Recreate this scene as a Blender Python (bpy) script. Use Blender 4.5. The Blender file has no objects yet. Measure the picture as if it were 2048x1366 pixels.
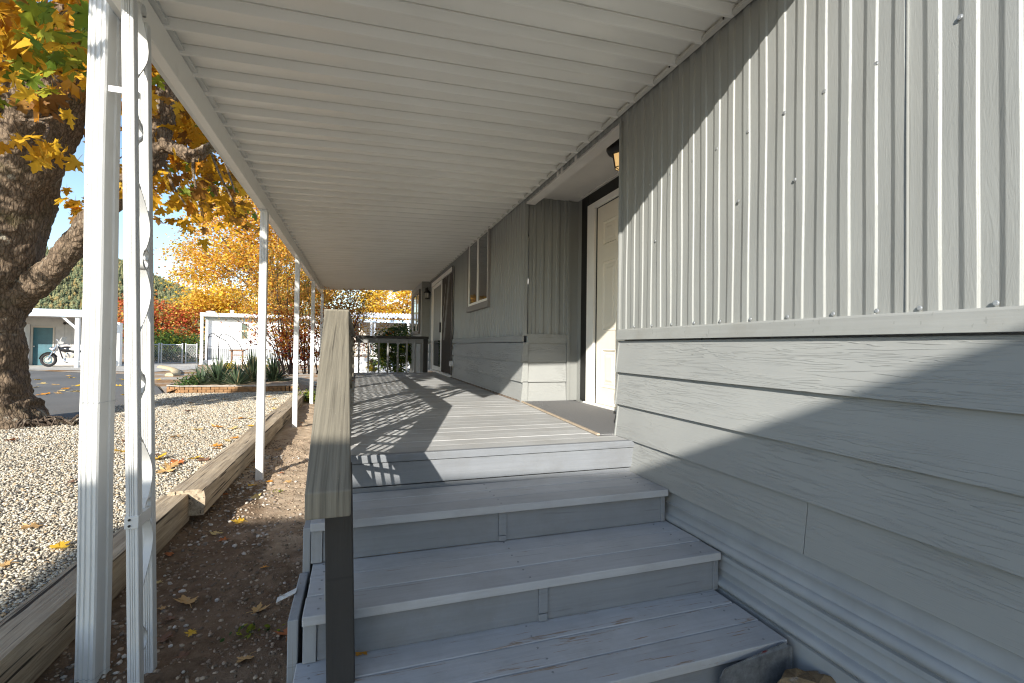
import bpy, bmesh, math, random
import numpy as np
from mathutils import Vector, Matrix

# ------------------------------------------------------------------ camera, sky, sun, exposure
SC = bpy.context.scene
COL = SC.collection
rnd = random.Random(7)
nrng = np.random.default_rng(7)
R = math.radians
EYE = Vector((0, 0, 1.38))
FPX = 943.0
_yaw, _pitch, _roll = R(18.1), R(0.67), R(0.75)
FW = Vector((math.sin(_yaw) * math.cos(_pitch), math.cos(_yaw) * math.cos(_pitch), math.sin(_pitch)))
_r0 = FW.cross(Vector((0, 0, 1))).normalized()
_u0 = _r0.cross(FW)
RT = _r0 * math.cos(_roll) + _u0 * math.sin(_roll)
UP = _u0 * math.cos(_roll) - _r0 * math.sin(_roll)
cam = bpy.data.cameras.new('camera')
cam.sensor_width = 36.0
cam.lens = FPX / 2048 * 36
cam.clip_start = 0.02
cam.clip_end = 5000
camo = bpy.data.objects.new('camera', cam)
COL.objects.link(camo)
M3 = Matrix((RT, UP, -FW)).transposed()
camo.matrix_world = Matrix.Translation(EYE) @ M3.to_4x4()
SC.camera = camo


def at(u, v, Y):
    """world point at forward distance Y (along the house) seen at photo pixel u, v"""
    d = FW + RT * ((u - 1024) / FPX) - UP * ((v - 683) / FPX)
    return EYE + d * (Y / d.y)


def atz(u, v, z):
    d = FW + RT * ((u - 1024) / FPX) - UP * ((v - 683) / FPX)
    return EYE + d * ((z - EYE.z) / d.z)


SUN_TRAVEL = Vector((1.2, 2.08, -1.0)).normalized()
sun = bpy.data.lights.new('sun', 'SUN')
sun.energy = 2.75
sun.angle = R(0.53)
sun.color = (1.0, 0.955, 0.875)
suno = bpy.data.objects.new('sun', sun)
COL.objects.link(suno)
suno.rotation_euler = SUN_TRAVEL.to_track_quat('-Z', 'Y').to_euler()
W = bpy.data.worlds.new('World')
SC.world = W
W.use_nodes = True
wn = W.node_tree
sky = wn.nodes.new('ShaderNodeTexSky')
sky.sky_type = 'NISHITA'
sky.sun_disc = False
sky.sun_elevation = R(22.6)
sky.sun_rotation = math.atan2(-1.2, -2.08)
sky.air_density = 1.0
sky.dust_density = 0.2
sky.ozone_density = 1.5
wn.links.new(sky.outputs[0], wn.nodes['Background'].inputs[0])
wn.nodes['Background'].inputs[1].default_value = 0.082
SC.view_settings.view_transform = 'Standard'
SC.view_settings.look = 'None'
SC.view_settings.exposure = 1.70
SC.view_settings.gamma = 1.0
SC.view_settings.use_curve_mapping = False
SC.render.engine = 'CYCLES'
SC.cycles.use_denoising = True
SC.cycles.filter_width = 1.15
SC.cycles.max_bounces = 10
SC.cycles.diffuse_bounces = 6
SC.cycles.transparent_max_bounces = 8

# ------------------------------------------------------------------ mesh helpers


class MB:
    """collects shapes that become one mesh"""

    def __init__(s):
        s.v, s.f = [], []

    def add(s, vs, fs):
        o = len(s.v)
        s.v += [tuple(p) for p in vs]
        s.f += [tuple(i + o for i in f) for f in fs]
        return s

    def box(s, x0, x1, y0, y1, z0, z1):
        v = [(x, y, z) for z in (z0, z1) for y in (y0, y1) for x in (x0, x1)]
        return s.add(v, [(0, 2, 3, 1), (4, 5, 7, 6), (0, 1, 5, 4), (2, 6, 7, 3), (0, 4, 6, 2), (1, 3, 7, 5)])

    def obox(s, c, ax, ay, az):
        """box from centre and three half-axis vectors"""
        c, ax, ay, az = Vector(c), Vector(ax), Vector(ay), Vector(az)
        v = [c + ax * i + ay * j + az * k for k in (-1, 1) for j in (-1, 1) for i in (-1, 1)]
        return s.add(v, [(0, 2, 3, 1), (4, 5, 7, 6), (0, 1, 5, 4), (2, 6, 7, 3), (0, 4, 6, 2), (1, 3, 7, 5)])

    def bar(s, a, b, w, h, up=(0, 0, 1)):
        """rectangular bar from a to b, w across, h along up"""
        a, b = Vector(a), Vector(b)
        d = (b - a)
        L = d.length
        d.normalize()
        side = d.cross(Vector(up)).normalized()
        u = side.cross(d)
        return s.obox((a + b) / 2, d * L / 2, side * w / 2, u * h / 2)

    def tube(s, path, rad, n=8, cap=True, flat=1.0):
        path = [Vector(p) for p in path]
        m = len(path)
        rad = rad if hasattr(rad, '__len__') else [rad] * m
        rings = []
        prev = None
        for i, p in enumerate(path):
            t = (path[min(i + 1, m - 1)] - path[max(i - 1, 0)])
            t = t.normalized() if t.length > 1e-9 else Vector((0, 0, 1))
            if prev is None:
                q = Vector((0, 0, 1)) if abs(t.z) < 0.9 else Vector((1, 0, 0))
                a = t.cross(q).normalized()
            else:
                a = (prev - t * prev.dot(t)).normalized()
            prev = a
            b = t.cross(a)
            rings.append([p + (a * math.cos(2 * math.pi * k / n) + b * math.sin(2 * math.pi * k / n) * flat) * rad[i] for k in range(n)])
        vs = [q for r in rings for q in r]
        fs = [(i * n + k, i * n + (k + 1) % n, (i + 1) * n + (k + 1) % n, (i + 1) * n + k) for i in range(m - 1) for k in range(n)]
        if cap:
            fs += [tuple(range(n - 1, -1, -1)), tuple((m - 1) * n + k for k in range(n))]
        return s.add(vs, fs)

    def cyl(s, a, b, r, n=12, r2=None):
        return s.tube([a, b], [r, r if r2 is None else r2], n)

    def torus(s, c, axis, R0, r, n=28, m=8):
        axis = Vector(axis).normalized()
        a = axis.orthogonal().normalized()
        b = axis.cross(a)
        vs, fs = [], []
        for i in range(n):
            d = a * math.cos(2 * math.pi * i / n) + b * math.sin(2 * math.pi * i / n)
            for k in range(m):
                vs.append(Vector(c) + d * (R0 + r * math.cos(2 * math.pi * k / m)) + axis * r * math.sin(2 * math.pi * k / m))
        for i in range(n):
            for k in range(m):
                fs.append((i * m + k, ((i + 1) % n) * m + k, ((i + 1) % n) * m + (k + 1) % m, i * m + (k + 1) % m))
        return s.add(vs, fs)

    def ball(s, c, r, n=10, m=6, sq=(1, 1, 1)):
        vs, fs = [], []
        for j in range(m + 1):
            th = math.pi * j / m
            for i in range(n):
                ph = 2 * math.pi * i / n
                vs.append((c[0] + r * sq[0] * math.sin(th) * math.cos(ph), c[1] + r * sq[1] * math.sin(th) * math.sin(ph), c[2] + r * sq[2] * math.cos(th)))
        for j in range(m):
            for i in range(n):
                fs.append((j * n + i, (j + 1) * n + i, (j + 1) * n + (i + 1) % n, j * n + (i + 1) % n))
        return s.add(vs, fs)

    def prism(s, poly, axis, a0, a1):
        """extrude a 2D polygon along axis 'x' (poly = y,z), 'y' (x,z) or 'z' (x,y)"""
        n = len(poly)

        def P(p, t):
            return {'x': (t, p[0], p[1]), 'y': (p[0], t, p[1]), 'z': (p[0], p[1], t)}[axis]
        vs = [P(p, a0) for p in poly] + [P(p, a1) for p in poly]
        fs = [(i, (i + 1) % n, n + (i + 1) % n, n + i) for i in range(n)]
        fs += [tuple(range(n - 1, -1, -1)), tuple(range(n, 2 * n))]
        return s.add(vs, fs)

    def sheet(s, rows):
        """grid of points rows[i][j]"""
        n = len(rows[0])
        vs = [p for r in rows for p in r]
        fs = [(i * n + j, i * n + j + 1, (i + 1) * n + j + 1, (i + 1) * n + j) for i in range(len(rows) - 1) for j in range(n - 1)]
        return s.add(vs, fs)


def link(name, me, mats, parent=None):
    o = bpy.data.objects.new(name, me)
    COL.objects.link(o)
    for m in (mats if isinstance(mats, (list, tuple)) else [mats]):
        me.materials.append(m)
    if parent is not None:
        o.parent = parent
    return o


def tag(o, label=None, cat=None, group=None, kind=None):
    if label:
        o['label'] = label
    if cat:
        o['category'] = cat
    if group:
        o['group'] = group
    if kind:
        o['kind'] = kind
    return o


def thing(name, label, cat, loc=(0, 0, 0), group=None):
    o = bpy.data.objects.new(name, None)
    o.empty_display_size = 0.1
    COL.objects.link(o)
    o.location = loc
    return tag(o, label, cat, group)


def root_offset(p):
    off = Vector((0, 0, 0))
    while p is not None:
        off += Vector(p.location)
        p = p.parent
    return off


def part(name, mb, m, parent=None, bevel=0.0, smooth=None, label=None, segs=2):
    """one mesh object; mb in world coordinates, stored relative to its parent"""
    off = root_offset(parent)
    me = bpy.data.meshes.new(name)
    me.from_pydata([(p[0] - off.x, p[1] - off.y, p[2] - off.z) for p in mb.v], [], mb.f)
    bm = bmesh.new()
    bm.from_mesh(me)
    bmesh.ops.recalc_face_normals(bm, faces=bm.faces)
    bm.to_mesh(me)
    bm.free()
    if smooth is not None:
        me.polygons.foreach_set('use_smooth', [True] * len(me.polygons))
        me.set_sharp_from_angle(angle=R(smooth))
    o = link(name, me, m, parent)
    if bevel:
        b = o.modifiers.new('bevel', 'BEVEL')
        b.width = bevel
        b.segments = segs
        b.limit_method = 'ANGLE'
        b.angle_limit = R(40)
    if label:
        o['label'] = label
    return o


def solo(name, mb, m, label, cat, group=None, **k):
    """a thing that is a single mesh, origin at its base"""
    a = np.array(mb.v)
    c = Vector(((a[:, 0].min() + a[:, 0].max()) / 2, (a[:, 1].min() + a[:, 1].max()) / 2, a[:, 2].min()))
    for i, p in enumerate(mb.v):
        mb.v[i] = (p[0] - c.x, p[1] - c.y, p[2] - c.z)
    o = part(name, mb, m, None, **k)
    o.location = c
    return tag(o, label, cat, group)


def bulk(name, V, F, m, parent=None, matidx=None, smooth=False):
    """fast mesh from numpy arrays; F is (n,3) or (n,4)"""
    off = root_offset(parent)
    V = np.asarray(V, dtype=np.float32) - np.array(off, dtype=np.float32)
    F = np.asarray(F, dtype=np.int32)
    k = F.shape[1]
    me = bpy.data.meshes.new(name)
    me.vertices.add(len(V))
    me.vertices.foreach_set('co', V.ravel())
    me.loops.add(F.size)
    me.loops.foreach_set('vertex_index', F.ravel())
    me.polygons.add(len(F))
    me.polygons.foreach_set('loop_start', np.arange(0, F.size, k, dtype=np.int32))
    if smooth:
        me.polygons.foreach_set('use_smooth', np.ones(len(F), dtype=bool))
    o = link(name, me, m, parent)
    if matidx is not None:
        me.polygons.foreach_set('material_index', np.asarray(matidx, dtype=np.int32))
    me.update()
    me.validate()
    return o


def dup(o, parent=None):
    c = o.copy()
    COL.objects.link(c)
    if parent is not None:
        c.parent = parent
    for ch in list(o.children):
        dup(ch, c)
    return c


# ------------------------------------------------------------------ material helpers
class Mat:
    def __init__(s, name, rough=0.6, spec=0.4, metal=0.0):
        s.m = bpy.data.materials.new(name)
        s.m.use_nodes = True
        s.t = s.m.node_tree
        s.b = s.t.nodes['Principled BSDF']
        s.b.inputs['Roughness'].default_value = rough
        s.b.inputs['Specular IOR Level'].default_value = spec
        s.b.inputs['Metallic'].default_value = metal
        s.co = None

    def n(s, t, **k):
        nd = s.t.nodes.new('ShaderNode' + t)
        for a, b in k.items():
            setattr(nd, a, b)
        return nd

    def l(s, a, b):
        s.t.links.new(a, b)

    def coords(s, scale=(1, 1, 1), rot=(0, 0, 0)):
        if s.co is None:
            s.co = s.n('TexCoord').outputs['Object']
        mp = s.n('Mapping')
        mp.inputs['Scale'].default_value = scale
        mp.inputs['Rotation'].default_value = rot
        s.l(s.co, mp.inputs['Vector'])
        return mp.outputs[0]

    def noise(s, scale=5, detail=4, rough=0.55, dist=0.0, vs=(1, 1, 1)):
        nd = s.n('TexNoise')
        nd.inputs['Scale'].default_value = scale
        nd.inputs['Detail'].default_value = detail
        nd.inputs['Roughness'].default_value = rough
        nd.inputs['Distortion'].default_value = dist
        s.l(s.coords(vs), nd.inputs['Vector'])
        return nd.outputs['Fac']

    def vor(s, scale=5, vs=(1, 1, 1), feat='F1', out='Distance'):
        nd = s.n('TexVoronoi', feature=feat)
        nd.inputs['Scale'].default_value = scale
        s.l(s.coords(vs), nd.inputs['Vector'])
        return nd.outputs[out]

    def wave(s, scale, dist, vs=(1, 1, 1), direction='X', detail=3, dscale=1.0):
        nd = s.n('TexWave', bands_direction=direction)
        nd.inputs['Scale'].default_value = scale
        nd.inputs['Distortion'].default_value = dist
        nd.inputs['Detail'].default_value = detail
        nd.inputs['Detail Scale'].default_value = dscale
        s.l(s.coords(vs), nd.inputs['Vector'])
        return nd.outputs['Fac']

    def island(s):
        return s.n('NewGeometry').outputs['Random Per Island']

    def ramp(s, fac, stops, mode='LINEAR'):
        nd = s.n('ValToRGB')
        nd.color_ramp.interpolation = mode
        e = nd.color_ramp.elements
        while len(e) < len(stops):
            e.new(0.5)
        for el, (p, c) in zip(e, stops):
            el.position = p
            el.color = (c if hasattr(c, '__len__') else (c, c, c)) + (1,) if hasattr(c, '__len__') else (c, c, c, 1)
        s.l(fac, nd.inputs[0])
        return nd.outputs[0]

    def mix(s, fac, a, b, mode='MIX'):
        nd = s.n('Mix', data_type='RGBA', blend_type=mode)
        for sock, val in ((nd.inputs[0], fac), (nd.inputs[6], a), (nd.inputs[7], b)):
            if isinstance(val, (int, float)):
                sock.default_value = val
            elif isinstance(val, tuple):
                sock.default_value = val + (1,)
            else:
                s.l(val, sock)
        return nd.outputs[2]

    def math(s, op, a, b=0.0):
        nd = s.n('Math', operation=op)
        for sock, val in ((nd.inputs[0], a), (nd.inputs[1], b)):
            if isinstance(val, (int, float)):
                sock.default_value = val
            else:
                s.l(val, sock)
        return nd.outputs[0]

    def base(s, c):
        if isinstance(c, tuple):
            s.b.inputs['Base Color'].default_value = c + (1,)
        else:
            s.l(c, s.b.inputs['Base Color'])
        return s

    def bump(s, h, strength=0.3, dist=0.01):
        nd = s.n('Bump')
        nd.inputs['Strength'].default_value = strength
        nd.inputs['Distance'].default_value = dist
        s.l(h, nd.inputs['Height'])
        prev = s.b.inputs['Normal']
        if prev.is_linked:
            s.l(prev.links[0].from_socket, nd.inputs['Normal'])
        s.l(nd.outputs[0], prev)
        return s

    def leafy(s, trans=0.35):
        """mix in light passing through thin leaves"""
        tr = s.n('BsdfTranslucent')
        src = s.b.inputs['Base Color']
        if src.is_linked:
            s.l(src.links[0].from_socket, tr.inputs['Color'])
        else:
            tr.inputs['Color'].default_value = src.default_value
        mx = s.n('MixShader')
        mx.inputs[0].default_value = trans
        s.l(s.b.outputs[0], mx.inputs[1])
        s.l(tr.outputs[0], mx.inputs[2])
        s.l(mx.outputs[0], s.t.nodes['Material Output'].inputs['Surface'])
        return s


def simple(name, col, rough=0.5, metal=0.0, spec=0.4, var=0.06, scale=6, bump=0.0):
    M = Mat(name, rough, spec, metal)
    f = M.noise(scale, 5)
    lo = tuple(max(0, c * (1 - 2.2 * var)) for c in col)
    hi = tuple(min(1, c * (1 + 2.2 * var)) for c in col)
    M.base(M.ramp(f, [(0.3, lo), (0.7, hi)]))
    if bump:
        M.bump(M.noise(scale * 8, 4), bump, 0.004)
    return M.m


def axis_scale(axis, along, across):
    return tuple(along if a == axis else across for a in 'xyz')


def painted_wood(name, col, axis='x', rough=0.62, grain=0.35, worn=None, var=0.1, wear=0.63):
    M = Mat(name, rough, 0.3)
    g = M.noise(1.0, 6, 0.62, 0.15, axis_scale(axis, 1.8, 55))
    blot = M.noise(2.3, 5, 0.6)
    base = M.ramp(blot, [(0.3, tuple(c * (1 - var) for c in col)), (0.72, tuple(c * (1 + var) for c in col))])
    base = M.mix(M.ramp(g, [(0.35, 0.3), (0.6, 0.0)]), base, tuple(c * 0.72 for c in col))
    isl = M.ramp(M.island(), [(0.0, 0.88), (1.0, 1.08)])
    base = M.mix(1.0, base, isl, 'MULTIPLY')
    if worn:
        w = M.noise(5.0, 6, 0.7, 0.5, axis_scale(axis, 0.7, 9))
        base = M.mix(M.ramp(w, [(wear, 0.0), (wear + 0.06, 0.85)]), base, worn)
    M_sc = M.n('TexNoise')
    M_sc.inputs['Scale'].default_value = 1.0
    M_sc.inputs['Detail'].default_value = 3
    M.l(M.coords((2.2, 70, 30), (0.3, 0, 0.55)), M_sc.inputs['Vector'])
    base = M.mix(M.ramp(M_sc.outputs['Fac'], [(0.66, 0.0), (0.70, 0.45)]), base, tuple(c * .55 for c in col))
    M_s2 = M.n('TexNoise')
    M_s2.inputs['Scale'].default_value = 3.5
    M_s2.inputs['Detail'].default_value = 7
    M_s2.inputs['Roughness'].default_value = 0.72
    M.l(M.coords(), M_s2.inputs['Vector'])
    base = M.mix(M.ramp(M_s2.outputs['Fac'], [(0.48, 0.0), (0.7, 0.5)]), base, tuple(c * .68 for c in (col[0] * 1.05, col[1], col[2] * .93)))
    fine = M.noise(90, 3, 0.6)
    base = M.mix(M.ramp(fine, [(0.7, 0.0), (0.78, 0.35)]), base, tuple(min(1, c * 1.5) for c in col))
    M.base(base)
    M.bump(g, grain, 0.004)
    M.bump(M.noise(14, 3), 0.12, 0.006)
    return M.m


# paints and metals ------------------------------------------------
SID = (0.252, 0.257, 0.243)


def siding_metal():
    M = Mat('grey_siding_metal', 0.42, 0.45)
    b = M.noise(1.6, 4)
    M.base(M.mix(M.ramp(M.noise(1.0, 4, 0.6, 0, (3, 14, .7)), [(0.45, 0.0), (0.8, 0.35)]),
                 M.ramp(b, [(0.3, tuple(c * .95 for c in SID)), (0.7, tuple(c * 1.05 for c in SID))]), (0.235, 0.23, 0.205)))
    g = M.noise(1.0, 5, 0.65, 2.2, (60, 60, 7))
    M.bump(g, 0.4, 0.0025)
    M.bump(M.noise(2.2, 2), 0.45, 0.012)
    return M.m


def lap_mat():
    M = Mat('grey_lap_board_paint', 0.5, 0.4)
    b = M.noise(1.3, 5)
    col = M.ramp(b, [(0.3, (0.262, 0.267, 0.257)), (0.7, (0.302, 0.306, 0.292))])
    isl = M.ramp(M.island(), [(0.0, 0.96), (1.0, 1.04)])
    M.base(M.mix(1.0, col, isl, 'MULTIPLY'))
    # embossed cedar grain running along the boards
    n1 = M.noise(1.0, 3, 0.45, 0.5, (5, 1.9, 40))
    lines = M.math('SINE', M.math('MULTIPLY', n1, 40.0))
    env = M.noise(1.0, 2, 0.5, 0.2, (2, 1.2, 7))
    lines = M.math('MULTIPLY', M.ramp(lines, [(0.6, 0.0), (0.98, 1.0)]), M.ramp(env, [(0.42, 0.1), (0.6, 1.0)]))
    M.bump(lines, 0.62, 0.0035)
    M.bump(M.noise(1.0, 4, 0.6, 0.3, (8, 1.3, 90)), 0.18, 0.002)
    M.bump(M.noise(1.8, 2), 0.25, 0.015)
    return M.m


def awning_metal():
    M = Mat('white_awning_metal', 0.27, 0.55)
    b = M.noise(1.2, 5)
    dirt = M.noise(1.0, 5, 0.6, 0.3, (0.8, 5, 5))
    col = M.ramp(b, [(0.3, (0.83, 0.805, 0.745)), (0.7, (0.87, 0.845, 0.79))])
    M.base(M.mix(M.ramp(dirt, [(0.55, 0.0), (0.8, 0.3)]), col, (0.5, 0.46, 0.39)))
    M.bump(M.noise(1.0, 3, 0.5, 0, (1.5, 6, 6)), 0.12, 0.006)
    return M.m


def post_metal():
    M = Mat('white_post_enamel', 0.4, 0.5)
    b = M.noise(4, 6, 0.6)
    d = M.noise(1.0, 6, 0.7, 0.6, (9, 9, 1.4))
    col = M.ramp(b, [(0.3, (0.60, 0.595, 0.57)), (0.7, (0.68, 0.675, 0.65))])
    col = M.mix(M.ramp(d, [(0.60, 0.0), (0.75, 0.5)]), col, (0.52, 0.49, 0.42))
    sp = M.noise(55, 3, 0.6)
    M.base(M.mix(M.ramp(sp, [(0.72, 0.0), (0.78, 0.6)]), col, (0.2, 0.17, 0.13)))
    M.bump(b, 0.05, 0.004)
    return M.m


def cap_stain():
    M = Mat('dark_rail_stain', 0.6, 0.3)
    g = M.noise(1.0, 6, 0.62, 0.1, (85, 1.6, 1.6))
    base = M.ramp(g, [(0.3, (0.115, 0.102, 0.08)), (0.5, (0.19, 0.17, 0.13)), (0.7, (0.25, 0.222, 0.17))])
    sp = M.noise(1.0, 3, 0.6, 0.0, (150, 45, 45))
    base = M.mix(M.ramp(sp, [(0.69, 0.0), (0.74, 0.55)]), base, (0.36, 0.31, 0.23))
    cr = M.noise(1.0, 3, 0.5, 0.2, (80, 1.6, 1.6))
    base = M.mix(M.ramp(cr, [(0.30, 0.6), (0.35, 0.0)]), base, (0.035, 0.03, 0.025))
    sc = M.noise(1.0, 4, 0.6, 1.2, (6, 24, 24))
    M.base(M.mix(M.ramp(sc, [(0.70, 0.0), (0.73, 0.7)]), base, (0.36, 0.33, 0.28)))
    M.bump(g, 0.6, 0.004)
    return M.m


def timber_mat():
    M = Mat('weathered_timber', 0.85, 0.2)
    g = M.noise(1.0, 7, 0.68, 0.5, (30, 1.5, 30))
    b = M.noise(3, 5)
    base = M.ramp(g, [(0.28, (0.10, 0.072, 0.05)), (0.42, (0.34, 0.265, 0.18)), (0.62, (0.52, 0.42, 0.295)), (0.8, (0.60, 0.50, 0.37))])
    cr = M.noise(1.0, 3, 0.5, 0.25, (34, 0.9, 34))
    crk = M.ramp(cr, [(0.34, 1.0), (0.385, 0.0)])
    base = M.mix(M.ramp(b, [(0.4, 0.0), (0.75, 0.45)]), base, (0.22, 0.19, 0.155))
    M.base(M.mix(crk, base, (0.045, 0.034, 0.025)))
    M.bump(g, 0.9, 0.012)
    M.bump(crk, -0.8, 0.015)
    M.bump(M.noise(35, 4), 0.25, 0.004)
    return M.m


def bark_mat(name='maple_bark', dark=(0.035, 0.025, 0.018), mid=(0.26, 0.18, 0.115), lichen=(0.36, 0.34, 0.27), s=1.0):
    M = Mat(name, 0.9, 0.15)
    v = M.vor(1.0, (24 * s, 24 * s, 6.5 * s), 'DISTANCE_TO_EDGE')
    nz = M.noise(1.0, 8, 0.72, 1.6, (20 * s, 20 * s, 5 * s))
    h = M.math('ADD', M.ramp(v, [(0.0, 0.45), (0.25, 1.0)]), M.math('MULTIPLY', nz, 1.6))
    base = M.ramp(nz, [(0.3, dark), (0.7, mid)])
    base = M.mix(M.ramp(v, [(0.0, 0.6), (0.16, 0.0)]), base, tuple(c * .55 for c in dark))
    li = M.noise(2.6 * s, 8, 0.72, 0.6)
    base = M.mix(M.ramp(li, [(0.59, 0.0), (0.66, 0.75)]), base, lichen)
    mo = M.noise(1.9 * s, 5, 0.6)
    M.base(M.mix(M.ramp(mo, [(0.58, 0.0), (0.72, 0.55)]), base, (0.085, 0.08, 0.025)))
    M.bump(h, 0.9, 0.022 / s)
    return M.m


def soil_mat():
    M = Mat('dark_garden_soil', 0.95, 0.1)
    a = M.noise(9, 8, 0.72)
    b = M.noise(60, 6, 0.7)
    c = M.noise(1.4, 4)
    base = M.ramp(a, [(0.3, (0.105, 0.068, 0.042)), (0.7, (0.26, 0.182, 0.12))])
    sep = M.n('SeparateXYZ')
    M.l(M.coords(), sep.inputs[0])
    dry = M.math('ADD', M.math('MULTIPLY', M.math('SUBTRACT', sep.outputs['Y'], 3.9), 0.55), M.math('MULTIPLY', M.math('SUBTRACT', c, 0.5), 2.2))  # dry soil tone, with the sunlit strip painted paler than the shaded soil
    dry = M.math('ADD', dry, M.math('MULTIPLY', M.math('SUBTRACT', sep.outputs['X'], -0.72), 1.2))  # strip in the timber's shade kept dark in the colour
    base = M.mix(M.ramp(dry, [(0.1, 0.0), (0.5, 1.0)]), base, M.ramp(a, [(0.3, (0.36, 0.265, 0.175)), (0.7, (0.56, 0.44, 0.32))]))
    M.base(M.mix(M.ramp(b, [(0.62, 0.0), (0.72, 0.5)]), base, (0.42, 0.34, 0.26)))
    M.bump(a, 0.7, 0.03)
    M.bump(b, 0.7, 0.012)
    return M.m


def stones_mat(name, stops, rough=0.8):
    M = Mat(name, rough, 0.25)
    col = M.ramp(M.island(), stops, 'CONSTANT')
    M.base(M.mix(M.ramp(M.noise(120, 4), [(0.35, 0.35), (0.6, 0.0)]), col, (0.20, 0.17, 0.13)))
    M.bump(M.noise(160, 3), 0.25, 0.003)
    return M.m


def asphalt_mat():
    M = Mat('worn_asphalt', 0.9, 0.2)
    a = M.noise(0.5, 5)
    b = M.noise(120, 4, 0.7)
    base = M.ramp(a, [(0.3, (0.12, 0.115, 0.105)), (0.7, (0.17, 0.16, 0.145))])
    M.base(M.mix(M.ramp(b, [(0.55, 0.0), (0.7, 0.5)]), base, (0.22, 0.21, 0.195)))
    M.bump(b, 0.3, 0.004)
    return M.m


def leaf_mat(name, stops, trans=0.4, rough=0.55):
    M = Mat(name, rough, 0.25)
    M.base(M.ramp(M.island(), stops))
    return M.leafy(trans).m


M_SIDING = siding_metal()
M_LAP = lap_mat()
M_AWN = awning_metal()
M_POST = post_metal()
M_CAP = cap_stain()
M_NEWEL = painted_wood('blackened_newel_stain', (0.042, 0.039, 0.036), 'z', 0.6, 0.5, worn=(0.12, 0.11, 0.1), wear=0.7)
M_TIMBER = timber_mat()
M_BARK = bark_mat('maple_bark', (.065, .047, .033), (.36, .265, .18), (.46, .43, .34))
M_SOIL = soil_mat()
M_ASPHALT = asphalt_mat()
M_DECK = painted_wood('grey_deck_paint', (0.43, 0.43, 0.42), 'x', worn=(0.30, 0.285, 0.26), wear=0.63)
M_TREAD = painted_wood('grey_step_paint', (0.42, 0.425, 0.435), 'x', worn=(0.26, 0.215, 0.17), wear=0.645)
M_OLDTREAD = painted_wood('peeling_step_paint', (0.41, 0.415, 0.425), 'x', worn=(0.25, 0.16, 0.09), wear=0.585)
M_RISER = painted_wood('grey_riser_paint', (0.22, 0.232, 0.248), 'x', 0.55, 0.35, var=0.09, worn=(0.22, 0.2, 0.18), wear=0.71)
M_BOARDY = painted_wood('grey_side_board_paint', (0.30, 0.31, 0.32), 'z', worn=(0.2, 0.15, 0.11), wear=0.62)
M_TRIM = painted_wood('grey_trim_paint', (0.29, 0.295, 0.28), 'y', 0.5, 0.25, var=0.05)
M_BROWNTRIM = painted_wood('taupe_window_trim', (0.23, 0.21, 0.195), 'y', 0.55, 0.2)
M_BALUSTER = painted_wood('light_baluster_paint', (0.33, 0.33, 0.32), 'z', 0.55, 0.2)
M_LATTICE = painted_wood('grey_lattice_paint', (0.36, 0.36, 0.35), 'z', 0.6, 0.2)
M_DARKPOST = M_CAP
M_DOOR = simple('ivory_door_paint', (0.80, 0.735, 0.615), 0.4, 0, 0.45, 0.02, 3, 0.04)
M_FRAME = simple('white_vinyl_frame', (0.82, 0.79, 0.73), 0.4, 0, 0.45, 0.02, 5)
M_BLACK = simple('black_paint', (0.014, 0.013, 0.012), 0.5, 0, 0.4, 0.1)
M_BLACKMETAL = simple('black_iron', (0.02, 0.02, 0.021), 0.42, 0.4, 0.5, 0.1, 20)
M_SOFFIT = simple('beige_soffit_paint', (0.66, 0.625, 0.585), 0.65, 0, 0.3, 0.03, 4, 0.05)
M_CHROME = simple('chrome', (0.78, 0.78, 0.80), 0.14, 1.0, 0.5, 0.02)
M_RUBBER = simple('black_rubber', (0.022, 0.022, 0.023), 0.8, 0, 0.3, 0.1)
M_STEEL = simple('galvanized_steel', (0.50, 0.51, 0.52), 0.45, 0.8, 0.5, 0.1, 30)
M_WHITE = simple('white_house_paint', (0.80, 0.795, 0.78), 0.55, 0, 0.35, 0.03, 2)
M_TANSIDE = simple('tan_siding_paint', (0.48, 0.43, 0.365), 0.6, 0, 0.3, 0.05, 2)
M_CONCRETE = simple('pale_concrete', (0.44, 0.41, 0.36), 0.85, 0, 0.25, 0.12, 3, 0.2)
M_TAN = simple('tan_edging', (0.50, 0.39, 0.23), 0.8, 0, 0.25, 0.1, 10, 0.1)


def glass_mat(name, col=(0.02, 0.025, 0.027)):
    M = Mat(name, 0.04, 0.8)
    M.base(col)
    M.bump(M.noise(1.4, 2), 0.03, 0.01)
    return M.m


M_GLASS = glass_mat('dark_window_glass')

# ------------------------------------------------------------------ value noise for geometry
_tab = nrng.random((256, 256))


def vnoise(x, y):
    x, y = np.asarray(x, float), np.asarray(y, float)
    xi, yi = np.floor(x).astype(int), np.floor(y).astype(int)
    fx, fy = x - xi, y - yi
    fx, fy = fx * fx * (3 - 2 * fx), fy * fy * (3 - 2 * fy)
    g = lambda a, b: _tab[a % 256, b % 256]
    return (g(xi, yi) * (1 - fx) + g(xi + 1, yi) * fx) * (1 - fy) + (g(xi, yi + 1) * (1 - fx) + g(xi + 1, yi + 1) * fx) * fy


def fbm(x, y, o=4):
    s, a, t = 0, 1, 0
    for i in range(o):
        s = s + a * vnoise(np.asarray(x) * 2 ** i + 17 * i, np.asarray(y) * 2 ** i + 5 * i)
        t += a
        a *= .5
    return s / t


def soil_z(x, y):
    x, y = np.asarray(x, float), np.asarray(y, float)
    z = -0.10 + 0.012 * y + 0.05 * (fbm(x * 2.1, y * 2.1, 3) - .5) + 0.05 * (fbm(x * 9, y * 9, 4) - .5)
    return z + 0.07 * np.clip((-0.62 - x) / .6, 0, 1) * (fbm(x * 3 + 9, y * 1.3, 2) - .2)


def gravel_z(x, y):
    return 0.165 + 0.035 * (fbm(np.asarray(x) * .9, np.asarray(y) * .9, 3) - .5)


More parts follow.
